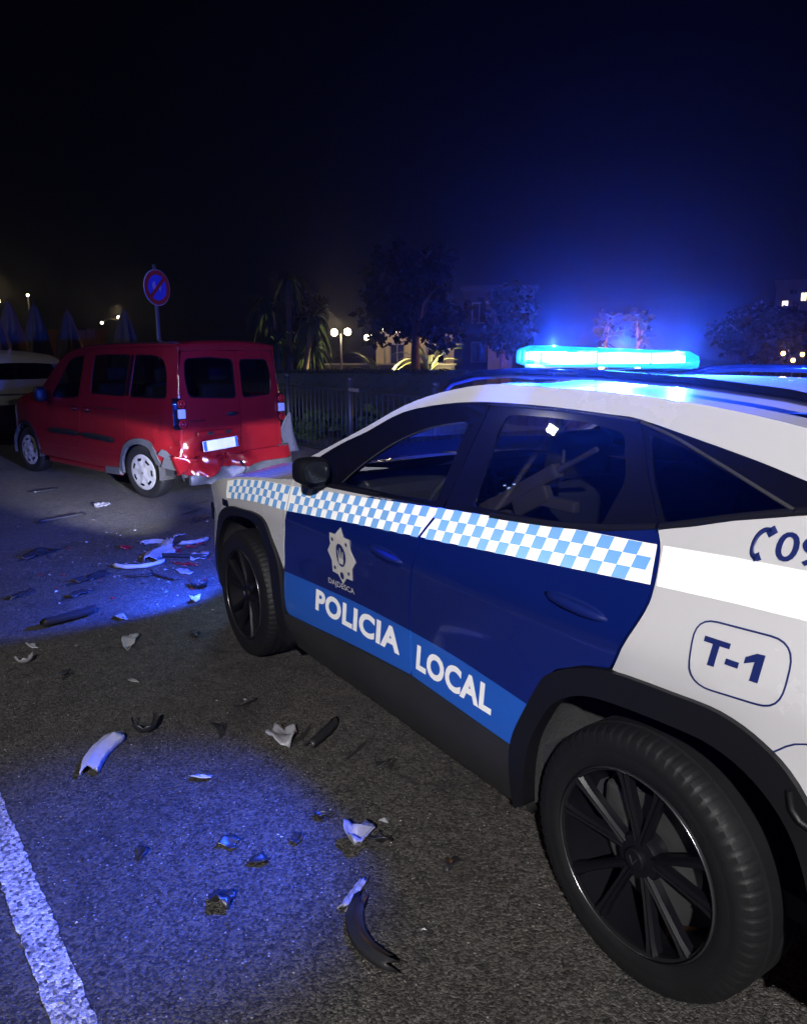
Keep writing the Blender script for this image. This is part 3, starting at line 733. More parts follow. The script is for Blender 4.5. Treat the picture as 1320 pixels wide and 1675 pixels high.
# mirror each left side panel to the right
for src in (fdoor,rdoor,quarter,bandp):
    c=mirror(src,car)
    for ch in [k for k in src.children if k.name.split('.')[0] in ('window_surround','window_glass','reflective_tape')]: mirror(ch,c)
for src in (ra,fa): mirror(src,car)
# --- door mirrors
def door_mirror(s):
    b=MB(); b.ell((1.70,.965*s,1.180),(.115,.15,.112),16,12,.55); o=b.build('door_mirror','mirror',car,True)
    b=MB(); b.tube([(1.74,.86*s,1.115),(1.73,.90*s,1.125),(1.71,.96*s,1.13)],[.03,.026,.03],8); b.build('mirror_arm','clad',o,True)
    b=MB(); b.ell((1.645,.965*s,1.180),(.02,.122,.088),14,10,.7); b.build('mirror_glass','winpane',o,True)
door_mirror(1); door_mirror(-1)
# small black sensor/marker on the fender
b=MB(); b.box((2.83,S(2.83,.845)+.003,.848),(.075,.008,.036)); b.build('side_marker','gloss',fender)
# --- wheels
def tyre_mesh(r,w,rimr,notch=72):
    b=MB(); prof=[(rimr,-w*.42),(rimr+.012,-w*.47),(rimr+.05,-w*.5),(r-.035,-w*.49),(r-.014,-w*.46),(r-.003,-w*.38),(r,-w*.26),(r-.007,-w*.25),(r-.007,-w*.22),(r+.001,-w*.21),(r+.001,-w*.03),(r-.007,-w*.02),(r-.007,w*.02),(r+.001,w*.03),(r+.001,w*.21),(r-.007,w*.22),(r-.007,w*.25),(r,w*.26),(r-.003,w*.38),(r-.014,w*.46),(r-.035,w*.49),(r-.055,w*.505),(r-.06,w*.497),(rimr+.05,w*.5),(rimr+.022,w*.49),(rimr+.018,w*.475),(rimr,w*.46)]
    b.lathe(prof,notch*6,'y')
    m=len(prof)
    # shoulder notches
    for k in range(0,notch*6,6):
        for i in (18,19):
            x,y,z=b.v[k*m+i]; L=math.hypot(x,z); d=.0035; b.v[k*m+i]=(x*(L-d)/L,y-.002,z*(L-d)/L)
    return b
tw=tyre_mesh(.356,.235,.240)
def car_wheel(x,s,steer=0):
    o=tw.build('wheel','tyre',car); autosmooth(o,40); o.location=(x,.800*s,.352); o.rotation_euler=(0,0,0 if s>0 else math.pi)
    b=MB(); b.lathe([(.247,.118),(.255,.112),(.252,.104),(.240,.10),(.236,.05),(.222,-.06),(.222,-.09)],64,'y'); r=b.build('rim_barrel',  'rim', o, True); autosmooth(r,30)
    b=MB(); b.lathe([(.2495,.1185),(.2535,.1155),(.2495,.112)],64,'y'); b.build('rim_edge','rimedge',o,True)
    b=MB()
    for k in range(5):
        for d in (-.20,.20):
            a0=2*math.pi*k/5+.35+d*.55; a1=2*math.pi*k/5+.35+d*1.25
            p0=Vector((math.cos(a0)*.050,0,math.sin(a0)*.050)); p1=Vector((math.cos(a1)*.243,0,math.sin(a1)*.243)); t=(p1-p0).normalized(); n=Vector((-t.z,0,t.x))
            vs=[]
            for q,w,y,dep in ((p0,.013,.088,.035),(p0.lerp(p1,.3),.0105,.094,.035),(p0.lerp(p1,.8),.013,.106,.032),(p1,.021,.112,.03)):
                for e,yy in ((-1,y-dep),(-1,y-.010),(-.55,y),(-.1,y-.004),(.1,y-.004),(.55,y),(1,y-.010),(1,y-dep)): vs.append(q+n*w*e+Vector((0,yy,0)))
            fs=[]
            for i in range(3):
                for j in range(7): fs.append((i*8+j,i*8+j+1,(i+1)*8+j+1,(i+1)*8+j))
            b.add(vs,fs)
    sp=b.build('spokes','rim',o); autosmooth(sp,25)
    b=MB(); b.lathe([(.001,.100),(.026,.100),(.031,.096),(.033,.085),(.060,.082),(.066,.070),(.066,.03)],28,'y'); h=b.build('hub','rim',o); autosmooth(h,30)
    for k in range(5):
        a=2*math.pi*k/5+.35+.63; b=MB(); b.lathe([(.001,.078),(.009,.078),(.009,.05)],8,'y',(math.cos(a)*.052,0,math.sin(a)*.052)); b.build('wheel_nut','steel',o)
    b=MB(); b.tube([(-.012,.101,.010),(.0,.101,-.012),(.012,.101,.010)],.002,5); b.build('cap_emblem','rimedge',o)
    b=MB(); b.lathe([(.05,.02),(.155,.02),(.155,-.005),(.05,-.005)],40,'y',close=True); b.lathe([(.03,-.03),(.22,-.03),(.22,-.04)],32,'y'); b.rbox((.10,.02,.09),(.09,.07,.12),.015); b.build('brake_disc','steel',o)
    return o
for x in (0,2.68):
    for s in (1,-1): car_wheel(x,s)
# --- headlamps: hooded lamps with a low-beam cut-off
def lamp(name, kind, loc, aim, power, colr, parent, cone=120, blend=.3, size=.02):
    ld=bpy.data.lights.new(name,kind); ld.energy=power; ld.color=colr; ld.shadow_soft_size=size
    if kind=='SPOT': ld.spot_size=R(cone); ld.spot_blend=blend
    lo=bpy.data.objects.new(name,ld); col.objects.link(lo); lo.parent=parent; lo.location=loc
    if aim: lo.rotation_euler=(Vector(aim)-Vector(loc)).to_track_quat('-Z','Y').to_euler()
    return lo
for s in (1,-1):
    c=Vector((3.50,.60*s,.64))
    b=MB(); b.rbox(c+Vector((.06,0,.018)),(.20,.26,.02),.004); b.rbox(c+Vector((-.03,0,-.02)),(.05,.26,.12),.01); b.rbox(c+Vector((.03,.13,0)),(.20,.015,.11),.005); b.rbox(c+Vector((.03,-.13,0)),(.20,.015,.11),.005)
    hl=b.build('headlamp','gloss',car)
    b=MB(); b.lathe([(.001,.0),(.03,.004),(.035,0)],16,'x',c); b.build('headlamp_lens','lampclear',hl,True)
    lamp('headlamp_beam','SPOT',c+Vector((.0,0,.0)),((8.5,.62,.54) if s>0 else (7.2,-1.05,.50)),9500 if s>0 else 4200,(.94,.96,1),hl,31 if s>0 else 36,.8,.004)
# --- lightbar
lb=MB(); XB,Y0,Y1=.79,-.28,.62; tilt=.014
zz=lambda y: 1.640+tilt*y/.55
lb.rbox((XB,.17,1.597),(.11,.84,.022),.008)
for y in (-.15,.50): lb.rbox((XB,y,1.586),(.08,.07,.03),.006)
bar=lb.build('lightbar','gloss',car)
b=MB(); n=18; vs=[]
for i in range(n+1):
    y=Y0+(Y1-Y0)*i/n; e=abs((y-(Y0+Y1)/2)/((Y1-Y0)/2)); k=1-max(0,e-.82)*2.2
    for dx,dz in ((-.060,-.030),(-.064,0),(-.056,.028),(-.03,.038),(.03,.038),(.056,.028),(.064,0),(.060,-.030)): vs.append((XB+dx*k,y,zz(y)+dz*(1-max(0,e-.9)*3)))
fs=[(i*8+j,i*8+j+1,(i+1)*8+j+1,(i+1)*8+j) for i in range(n) for j in range(7)]+[tuple(range(8)),tuple(n*8+j for j in range(8))[::-1]]
b.add(vs,fs); b.build('blue_lens','lensblue',bar,True)
ys=[Y0+.13+(Y1-Y0-.26)*i/9 for i in range(10)]
for i,y in enumerate(ys):
    b=MB(); L=.070 if i not in (2,6) else .05
    b.rbox((XB-.036,y,zz(y)+.002),(.012,L,.032),.004); b.build('led_module','led',bar)
    b=MB(); b.rbox((XB+.036,y,zz(y)+.002),(.012,L,.032),.004); b.build('led_module','led',bar)
b=MB(); b.rbox((XB,Y1-.035,zz(Y1)+.002),(.05,.012,.026),.004); b.build('led_module','led',bar)
b=MB(); b.rbox((XB,(Y0+Y1)/2,zz(.2)-.022),(.10,Y1-Y0-.10,.012),.003); b.rbox((XB,(Y0+Y1)/2,zz(.2)+.004),(.03,Y1-Y0-.12,.04),.003); b.build('reflector_board','reflector',bar)
for i in (3,7):
    y=Y0+.085+(Y1-Y0-.17)*i/10; b=MB(); b.rbox((XB,y,zz(y)+.004),(.095,.008,.046),.003); b.build('reflector_fin','reflector',bar)
BL=(.016,.075,1.)
lamp('beacon_light','SPOT',(XB+.05,.655,1.685),(9.5,2.0,0),2600,BL,bar,32,1.,.08)
lamp('beacon_light','SPOT',(XB-.05,.655,1.685),(1.18,1.72,0),2300,BL,bar,46,1.,.12)
lamp('beacon_light','SPOT',(XB+.17,.1,1.70),(8,-.5,.9),700,BL,bar,50,.6,.03)
for y in (-.18,.16,.50): lamp('beacon_light','POINT',(XB-.02,y,1.70),None,680,BL,bar,size=0.)
# blue strobe lamps in the front bumper
for s_ in (1,-1):
    c=Vector((3.53 if s_>0 else 3.53,.66*s_,.52)); b=MB(); b.rbox(c,(.03,.16,.04),.008); st_=b.build('front_strobe','led' if s_>0 else 'domeblue',nose)
    if s_>0: lamp('strobe_light','SPOT',c+Vector((.03,.04,.02)),(5.2,1.55,.05),650,BL,st_,124,.40,.06)

# ================================================================== RED VAN
HV=.27; VO=Vector((7.62,.129,0))-Vector((-math.sin(HV),math.cos(HV),0))*.71
van=thing('red_van','red passenger van with a crushed rear bumper parked by the fence','van',VO,HV)
HW=.76; UR=-.80; WB=2.97
def SV(u,z):
    y=HW-.15*softp(z-1.12,.05)
    if z<.45: y-=.4*(.45-z)**2
    y+=.008*math.exp(-((z-.98)/.05)**2)-.006*math.exp(-((z-.72)/.08)**2)
    if u>2.5: y-=.13*(u-2.5)**2
    if u<-.45: y-=.55*(-.45-u)**2
    return y
def dent(u,v,z):
    # crash damage concentrated on the left rear corner
    w=math.exp(-((z-.56)/.27)**2)*max(0,min(1,(v+.25)/.6))*max(0,min(1,(-.15-u)/.45))
    n=mnoise.noise(Vector((u*6,v*6,z*7)))*.07+mnoise.noise(Vector((u*15,v*15+3,z*15)))*.025
    return w*n, w
def vs_fn(off=0.):
    def f(u,z):
        y=SV(u,z)+off; n,w=dent(u,y,z); return (u+n*.6,y+n-.035*w,z+n*.4)
    return f
VROOF=[(2.30,1.20),(2.05,1.40),(1.88,1.52),(1.70,1.615),(1.50,1.672),(1.18,1.715),(.74,1.738),(.13,1.748),(-.43,1.745),(-.72,1.735)]
VREAR=[(-.735,1.66),(-.745,1.45),(-.75,1.17),(-.75,.86),(-.74,.60)]
VSILL=.285
g1v=[(1.13,1.66),(1.16,1.41),(1.22,1.12),(1.33,.81),(1.38,.50),(1.33,.33),(1.30,.29)]
g2v=[(.07,1.70),(.10,1.57),(.17,1.16),(.22,.81),(.28,.60),(.36,.50),(.42,.35),(.44,.29)]
g0v=[(2.22,1.22),(2.18,1.05),(2.22,.80),(2.40,.55),(2.46,.35),(2.46,.30)]
VG=.005
fw=rounded([(2.06,1.085),(1.80,1.33),(1.60,1.545),(1.40,1.60),(1.20,1.615),(1.24,1.41),(1.31,1.11),(1.6,1.085)],.05)
w2=rounded([(1.02,1.165),(1.0,1.42),(.95,1.615),(.66,1.63),(.135,1.63),(.215,1.155)],.05)
w3=rounded([(.125,1.155),(.045,1.63),(-.35,1.625),(-.54,1.58),(-.60,1.44),(-.62,1.165)],.06)
def zt(u): return interp(sorted(VROOF),u)-.045
# front door
d1=sh(g0v,-VG)[::-1]+[(2.10,1.30),(1.95,1.42),(1.78,1.53),(1.60,1.60),(1.40,1.645)]+sh(g1v,VG)
vd1=patch('front_door',spline(sh(g0v,-VG)[::-1],3)+[(2.10,1.30),(1.95,1.42),(1.78,1.53),(1.60,1.60),(1.40,1.645)]+spline(sh(g1v,VG),3),vs_fn(),'red',van,holes=[fw],step=.06)
vd2=patch('sliding_door',spline(sh(g1v,-VG)[::-1],3)+[(.9,1.69),(.5,1.70)]+spline(sh(g2v,VG),3),vs_fn(),'red',van,holes=[w2],step=.06)
RA=[(.44,.29),(.42,.35),(.36,.50),(.28,.60),(.16,.665),(-.02,.70),(-.20,.69),(-.34,.62),(-.42,.50),(-.45,.40)]
vq=patch('rear_quarter_panel',spline(sh(g2v,-VG)[:5],3)+spline(RA[3:],3)+[(-.60,.40),(-.74,.42)]+spline(VREAR[::-1],2)+[(-.70,1.71),(-.3,1.71)],vs_fn(),'red',van,holes=[w3],step=.045)
FA=[(WB+.46,.40),(WB+.42,.55),(WB+.30,.66),(WB+.10,.725),(WB-.10,.72),(WB-.28,.64),(WB-.39,.50),(WB-.45,.34)]
vf=patch('front_fender',spline(sh(g0v,VG),3)+[(2.50,.30)]+spline(FA[::-1],3)+[(3.55,.42),(3.62,.6),(3.60,.75),(3.45,.90),(3.20,1.0),(2.85,1.08),(2.5,1.14)],vs_fn(),'red',van,step=.06)
# roof side rail
rr=[(u,interp(sorted(VROOF),u)) for u in (-.72,-.4,0,.4,.8,1.2,1.5,1.7,1.88,2.05,2.30)]
rl_=[(2.225,1.225),(2.10,1.305),(1.95,1.425),(1.78,1.535),(1.60,1.605),(1.40,1.65),(1.13,1.665),(.9,1.695),(.5,1.705),(.07,1.705),(-.3,1.715),(-.70,1.715)]
vr=patch('roof_rail_panel',rr+rl_,vs_fn(),'red',van,step=.06)
for nm,w,p in (('side_window',fw,vd1),('side_window',w2,vd2),('side_window',w3,vq)):
    patch('window_glass',w,vs_fn(-.012),'gl_van',p,step=.12,lip=0)
    outl=[(sum(q[0] for q in w)/len(w),sum(q[1] for q in w)/len(w))]
    inner=[(outl[0][0]+(q[0]-outl[0][0])*.94,outl[0][1]+(q[1]-outl[0][1])*.93) for q in w]
    patch('window_seal',w,vs_fn(-.008),'gloss',p,holes=[inner],step=.08,lip=0)
# roof gutter lines and the black fillet between the side windows
b=MB(); b.tube([(u,SV(u,interp(sorted(VROOF),u))-.045,interp(sorted(VROOF),u)+.012) for u in (-.70,-.3,.2,.7,1.2,1.5,1.7)],.007,6); b.build('roof_gutter','clad',van,True)
patch('pillar_fillet',[(.118,1.62),(.055,1.62),(.135,1.17),(.205,1.17)],vs_fn(.0015),'gloss',vd2,step=.06,lip=.002)
# side rubbing strip
def vstrip(name,pts,w,off,m,parent,th=.02):
    vs=[];fs=[]
    c=spline(pts,4)
    for i,(x,z) in enumerate(c):
        k=min(1,min(i,len(c)-1-i)/2+.35)
        for d,o in ((-.5,off),(-.38,off+th),(.38,off+th),(.5,off)): q=z+w*d*k; vs.append((x,SV(x,q)+o,q))
    for i in range(len(c)-1):
        for k in range(3): fs.append((i*4+k,i*4+k+1,(i+1)*4+k+1,(i+1)*4+k))
    return mobj(name,vs,fs,m,parent,True)
vstrip('rubbing_strip',[(2.20,.645),(1.9,.655),(1.36,.652)],.075,0,'clad',vd1)
vstrip('rubbing_strip',[(1.32,.652),(.9,.645),(.50,.632)],.075,0,'clad',vd2)
vstrip('door_rail',[(.95,1.0),(.3,1.01)],.014,0,'clad',vd2,.004)
for cx,p in ((1.45,vd1),(1.12,vd2)):
    b=MB(); b.ell((cx,SV(cx,.965),.965),(.17,.02,.06),12,8,.9); b.build('handle_recess','gloss',p,True)
    b=MB(); b.tube([(cx+.07,SV(cx,.97)+.004,.97),(cx,SV(cx,.97)+.028,.97),(cx-.07,SV(cx,.97)+.004,.97)],.012,8); b.build('door_handle','red',p,True)
# arch mouldings: black at the front, torn and grey at the rear
def varch(pts,inner,m):
    return patch('wheel_arch_moulding',spline(pts,3)+spline(inner,3)[::-1],vs_fn(.014),m,van,step=.06,lip=.03)
varch([(.46,.27)]+RA,[(.36,.27),(.35,.40),(.29,.51),(.21,.58),(.10,.615),(-.04,.635),(-.18,.62),(-.28,.56),(-.36,.44)],'grey_pl')
varch(FA,[(WB+.40,.38),(WB+.35,.53),(WB+.25,.61),(WB+.09,.665),(WB-.09,.66),(WB-.23,.60),(WB-.33,.48),(WB-.38,.34)],'clad')
b=MB(); b.rbox((1.36,HW-.03,.255),(1.85,.05,.07),.02); b.build('sill','red',van); b=MB(); b.rbox((.60,HW-.02,.27),(.36,.06,.09),.02,Matrix.Rotation(.05,3,'Y')); b.build('sill_end','grey_pl',van)
# rear face over (v,z)
def RV_(v,z):
    u=UR+.02*((v/HW)**2)+.10*max(0,z-1.05)**1.3*1.0
    e=max(0,abs(v)-.60); u+=1.1*e*e+.05*e
    if z<.95: u-=.035*(.95-z)
    return u
def rv_fn(off=0.):
    def f(v,z):
        u=RV_(v,z)-off; w=math.exp(-((z-.50)/.24)**2)*max(.10,min(1,(v+.40)/.75))
        n=mnoise.noise(Vector((v*5,z*6,1.3)))*.075+mnoise.noise(Vector((v*13,z*12,4)))*.022
        return (u+w*(.05+n),v,z+w*n*.3)
    return f
BK=Vector((-1,0,0)); SPL=-.085
wl=rounded([(.575,1.59),(.60,1.38),(.57,1.175),(-.045,1.14),(-.045,1.58),(.28,1.605)],.06)
wr=rounded([(-.125,1.58),(-.125,1.14),(-.55,1.165),(-.575,1.38),(-.53,1.575)],.06)
hwt=lambda z: SV(-.74,z)
vl=patch('rear_door',[(SPL+VG,.50),(SPL+VG,1.665),(.3,1.675),(.60,1.66),(.655,1.40),(.655,.56),(.63,.50)],rv_fn(),'red',van,holes=[wl],step=.035,out=BK)
vr2=patch('rear_door',[(SPL-VG,.50),(SPL-VG,1.665),(-.3,1.675),(-.60,1.66),(-.655,1.40),(-.655,.56),(-.63,.50)],rv_fn(),'red',van,holes=[wr],step=.035,out=BK)
for w,p in ((wl,vl),(wr,vr2)):
    patch('window_glass',w,rv_fn(-.012),'gl_van',p,step=.1,lip=0,out=BK)
    cx=sum(q[0] for q in w)/len(w); cz=sum(q[1] for q in w)/len(w)
    patch('window_seal',w,rv_fn(-.006),'gloss',p,holes=[[(cx+(q[0]-cx)*.94,cz+(q[1]-cz)*.93) for q in w]],step=.06,lip=0,out=BK)
# corner posts joining the rear face to the sides
for s in (1,-1):
    rows=[]
    for i in range(24):
        z=.42+(1.72-.42)*i/23; a=rv_fn()(.655 if s>0 else -.655,min(z,1.66)); 
        if s>0: bq=vs_fn()(-.74,z)
        else: bq=(-.74,-SV(-.74,z),z)
        a=Vector((a[0],a[1],z)); bq=Vector(bq); mid=Vector((a.x+.004,bq.y-.012*s,z))
        rows.append([a,a.lerp(mid,.35)+Vector((-.004,0,0)),a.lerp(mid,.75),mid.lerp(bq,.35),bq])
    loft('corner_post',rows,'red',van,flip=(s<0))
# roof, rear header
rows=[]
for i in range(26):
    u=2.30-3.02*i/25; z=interp(sorted(VROOF),u); y=SV(u,z)
    rows.append([(u+.10*(1-t*t)*max(0,min(1,(u-1.3))),t*y,z+.045*(1-abs(t)**2.4)) for t in ts])
rows.append([(-.735-.02*(1-t*t),t*.655,1.722+.035*(1-abs(t)**2.4)) for t in ts])
rows.append([(-.752-.03*(1-t*t),t*.635,1.704+.030*(1-abs(t)**2.4)) for t in ts])
rows.append([(RV_(t*.60,1.69)-.012,t*.62,1.688+.016*(1-t*t)) for t in ts])
rows.append([(RV_(t*.60,1.665)-.004,t*.61,1.668+.006*(1-t*t)) for t in ts])
vroof=loft('roof',[r for r in rows if r[0][0]<1.75],'red',van)
loft('windscreen',[r for r in rows if 1.62<r[0][0]<2.31],'gl_van',van)
# bonnet and nose
rows=[]
for i in range(12):
    u=2.32+1.28*i/11; z=interp([(2.3,1.19),(2.5,1.15),(2.85,1.085),(3.2,1.005),(3.45,.905),(3.60,.76)],u); y=SV(u,z)
    rows.append([(u+.10*(1-t*t),t*y,z+.07*(1-abs(t)**2)) for t in ts])
loft('bonnet',rows,'red',van)
rows=[[(3.60+.12*(1-abs(t)**2.5)+.03*math.sin(k),t*SV(3.6,.6),.77-.09*k) for t in ts] for k in range(6)]
loft('front_bumper',rows,'clad',van)
# left tail lamp cluster (black housing, two red rings, a clear block) and right one
def taillamp(s):
    fn=lambda a,z,off: (RV_(.66*s,z)-.012+abs(a)*.55-off, (.685+a)*s, z)
    b=MB()
    n=10; vs=[]
    for i in range(n+1):
        z=.845+(1.175-.845)*i/n
        for a in (-.035,-.01,.03,.075): vs.append(fn(a,z,.012 if 0<i<n else 0))
    b.add(vs,[(i*4+j,i*4+j+1,(i+1)*4+j+1,(i+1)*4+j) for i in range(n) for j in range(3)])
    o=b.build('tail_lamp','gloss',van,True)
    for z in (1.115,.905):
        b=MB(); c=Vector(fn(-.002,z,.020)); b.lathe([(.047,0),(.045,-.016),(.030,-.018),(.028,-.006)],20,'x',c); b.lathe([(.024,-.004),(.018,-.016),(.001,-.02)],16,'x',c); b.build('lamp_ring','lampred',o,True)
    b=MB(); b.rbox(Vector(fn(-.002,1.01,.016)),(.03,.085,.10),.01); b.build('reversing_lamp','lampclear',o)
    return o
taillamp(1); taillamp(-1)
# number plate, handle, light housing, badges, high brake lamp
tr=rv_fn(.028)
def plate_fn(v,z): u=RV_(.25,.65)-.015; return (u-.02*(z-.6)*0+.02,v,z)
b=MB(); rt=Matrix.Rotation(R(-3),3,'X')@Matrix.Rotation(R(5),3,'Y')
pc=Vector((RV_(.22,.65)-.035,.235,.655))
b.rbox(pc,(.012,.46,.115),.004,rt); pl=b.build('number_plate','plate',van)
b=MB(); b.box(pc+rt@Vector((-.0075,.205,0)),(.003,.04,.108),rt); b.box(pc+rt@Vector((-.0075,-.21,0)),(.003,.03,.108),rt); b.build('plate_band','platebl',pl)
b=MB(); b.rbox((RV_(.25,.785)-.02,.25,.785),(.05,.56,.055),.015); hs=b.build('plate_light_housing','red',vl)
b=MB(); b.rbox((RV_(.25,.785)-.046,.36,.785),(.012,.08,.034),.006); b.rbox((RV_(.25,.785)-.046,.13,.785),(.012,.08,.034),.006); b.build('plate_lamp','clad',vl)
b=MB(); b.ell((RV_(.05,.98)-.002,.03,.975),(.02,.16,.05),12,8,.9); b.tube([(RV_(.05,.98)-.012,.10,.985),(RV_(.05,.98)-.034,.03,.987),(RV_(.05,.98)-.012,-.04,.985)],.010,8); b.build('door_handle','clad',vl,True)
lettering('badge_script','*undamel',.03,.20,lambda tx,ty:(RV_(.6-tx,.92)-.004,.60-tx,.915+ty),'chrome',vl,bold=.01,out=BK)
lettering('badge_script','parmel',.022,.14,lambda tx,ty:(RV_(-.42-tx,.88)-.004,-.42-tx,.885+ty),'chrome',vr2,bold=.01,out=BK)
b=MB(); b.rbox((RV_(.1,1.69)+.01,.12,1.70),(.03,.20,.022),.006); b.build('high_brake_lamp','lampred',van)
# crushed rear bumper: upper red skin, lower grey skirt, hanging pieces
def bump_fn(v,z):
    e=max(0,abs(v)-.60); u=UR-.105+1.6*e*e+.03*math.cos(z*9)
    w=max(.12,min(1,(v+.45)/.6)); n=mnoise.noise(Vector((v*4.2,z*7,9.1)))*.13+mnoise.noise(Vector((v*11,z*15,2)))*.045
    return (u+w*(n+.055),v*1.0,z+w*(n*.35-.02))
bu=patch('rear_bumper',[(.78,.56),(.55,.555),(.2,.545),(-.3,.555),(-.72,.56),(-.74,.42),(-.3,.40),(.1,.385),(.38,.36),(.66,.35),(.80,.40)],bump_fn,'red',van,step=.03,lip=.05,out=BK)
patch('bumper_skirt',[(.62,.365),(.38,.37),(.1,.395),(-.3,.41),(-.73,.43),(-.70,.30),(-.2,.27),(.2,.25),(.5,.24),(.66,.27)],lambda v,z:(lambda p:(p[0]-.015+.25*(.40-z),p[1],p[2]))(bump_fn(v,z)),'grey_pl',van,step=.04,lip=.04,out=BK)
patch('bumper_corner',[(-.60,.56),(-.78,.57),(-.80,.33),(-.62,.36)],lambda v,z:(bump_fn(v,z)[0]+.03,v,z),'grey_pl',van,step=.05,lip=.05,out=BK)
# torn liner behind the left corner
for k,(c,d,r1) in enumerate((((-.62,.74,.47),(.22,.02,.14),.4),((-.72,.70,.34),(.20,.02,.10),-.3),((-.55,.75,.56),(.16,.015,.08),.8),((-.80,.60,.42),(.02,.18,.09),.5))):
    b=MB(); b.rbox(c,d,.008,Matrix.Rotation(r1,3,'X')@Matrix.Rotation(r1*.6,3,'Z')); o=b.build('torn_trim',('grey_pl','clad','grey_pl','grey_pl')[k],van)
b=MB(); b.tube([(UR-.06,.0,.45),(UR-.13,-.03,.36),(UR-.10,.0,.27),(UR-.04,.02,.30)],.016,8); b.build('towing_eye','clad',van,True)
# far side shell, floor, interior
rows=[[(u,-SV(u,z),z) for z in (.29,.5,.7,.9,1.12,1.4,1.6,1.70)] for u in (-.74,-.4,0,.4,.8,1.2,1.6,1.72)]
fs_=[(u,z) for u,z in [(-.74,.30),(3.55,.30),(3.6,.75),(3.2,1.0),(2.5,1.14),(2.25,1.22),(1.9,1.50),(1.5,1.65),(-.74,1.72)]]
patch('side_panel',fs_,lambda u,z:(u,-SV(u,z),z),'red',van,holes=[w2,w3,fw],step=.1,out=Vector((0,-1,0)),lip=.01)
for w in (w2,w3,fw): patch('far_window_glass',w,lambda u,z:(u,-SV(u,z)+.01,z),'gl_van',van,step=.15,lip=0,out=Vector((0,-1,0)))
b=MB(); b.box((1.2,0,.36),(3.9,1.36,.10)); b.box((3.0,0,.6),(1.0,1.2,.5)); b.box((2.3,0,.88),(.35,1.35,.35)); b.build('floor_pan','inter',van)
for u,vv in ((1.45,.35),(1.45,-.35),(.35,.36),(.35,-.36)):
    b=MB(); b.rbox((u,vv,.65),(.5,.46,.16),.05); b.rbox((u-.28,vv,.98),(.13,.45,.6),.05,Matrix.Rotation(R(-12),3,'Y')); b.rbox((u-.36,vv,1.39),(.08,.25,.16),.04); b.build('seat','seat',van,True)
for s in (1,-1):
    b=MB(); b.ell((2.13,(.86)*s,1.12),(.13,.17,.20),14,10,.7); mo=b.build('door_mirror','clad',van,True)
# wheels
tv=tyre_mesh(.315,.195,.205,48)
def van_wheel(u,s,rz=0.,ry=0.,y=.615):
    o=tv.build('wheel','tyre',van); autosmooth(o,40); o.location=(u,y*s,.313); o.rotation_euler=(ry,0,rz if s>0 else math.pi)
    b=MB(); n=56; vs=[]
    radii=[(.001,.112),(.045,.112),(.06,.104),(.10,.106),(.135,.106),(.165,.102),(.19,.104),(.207,.096)]
    hole=lambda a,i: i in (4,5) and abs(((a*7/(2*math.pi))%1)-.5)<.26
    for k in range(n):
        a=2*math.pi*k/n
        for i,(r,h) in enumerate(radii):
            vs.append((r*math.cos(a),h-(.004*math.cos(7*a) if 2<i<6 else 0),r*math.sin(a)))
    m=len(radii); fs=[]
    for k in range(n):
        for i in range(m-1):
            if i==4 and hole(2*math.pi*(k+.5)/n,4): continue
            fs.append((k*m+i,k*m+i+1,((k+1)%n)*m+i+1,((k+1)%n)*m+i))
    b.add(vs,fs); wc=b.build('wheel_cover','cap',o,True)
    b=MB(); b.lathe([(.001,.06),(.2,.06),(.205,-.06)],32,'y'); b.build('steel_rim','clad',o,True)
    b=MB(); b.tube([(-.014,.114,-.008),(0,.114,.008),(.014,.114,-.008)],.003,5); b.tube([(-.014,.114,-.020),(0,.114,-.004),(.014,.114,-.020)],.003,5); b.build('cover_emblem','steel',o)
    return o
van_wheel(0,1,R(9),R(-4),.625); van_wheel(0,-1); van_wheel(WB,1,R(5)); van_wheel(WB,-1,R(5))
for cx in (0,WB):
    vs=[];fs=[]
    for i in range(17):
        a=R(-12+204*i/16)
        for y,k in ((HW-.01,1),(HW-.06,1.03),(.46,1.03),(.45,.2)): vs.append((cx+math.cos(a)*.40*k,y,.33+math.sin(a)*.36*k))
    for i in range(16):
        for k in range(3): fs.append((i*4+k,i*4+k+1,(i+1)*4+k+1,(i+1)*4+k))
    o=mobj('wheel_arch_liner',vs,fs,'liner',van,True); mirror(o,van)

# ================================================================== WHITE CAR ahead of the van
wc=thing('white_car','white parked car just ahead of the red van, cut by the left edge','car',(15.05,.72,0),.22)
def WS(u,z):
    y=.90-.22*softp(z-1.0,.05)
    if z<.5: y-=.5*(.5-z)**2
    if u<-.7: y-=.25*(-.7-u)**2
    if u>2.9: y-=.2*(u-2.9)**2
    return y
ws_=lambda s:(lambda u,z:(u,s*WS(u,z),z))
wro=[(-.95,1.40),(-.75,1.53),(-.4,1.59),(.3,1.63),(1.0,1.60),(1.5,1.47),(2.1,1.12),(2.8,1.02),(3.3,.90)]
ww=rounded([(-.45,1.12),(-.50,1.35),(-.3,1.50),(.4,1.53),(1.1,1.48),(1.75,1.10),(.5,1.08)],.06)
ar=lambda c:[(c+.42,.32),(c+.38,.55),(c+.22,.70),(c,.74),(c-.22,.70),(c-.38,.55),(c-.42,.32)]
wside=[(-.98,1.2),(-1.02,.9),(-1.0,.35)]+ar(0)[::-1]+ar(2.6)[::-1]+[(3.5,.35),(3.5,.75)]+wro[::-1]
for s in (1,-1):
    o=patch('body_side',wside,ws_(s),'white2',wc,holes=[ww],step=.1,out=Vector((0,s,0)))
    patch('window_glass',ww,lambda u,z:(u,s*(WS(u,z)-.012),z),'gl_priv',o,step=.15,lip=0,out=Vector((0,s,0)))
rows=[[(u,t*WS(u,z),z+.05*(1-abs(t)**2.4)) for t in ts] for u,z in wro]
loft('roof_and_bonnet',rows,'white2',wc)
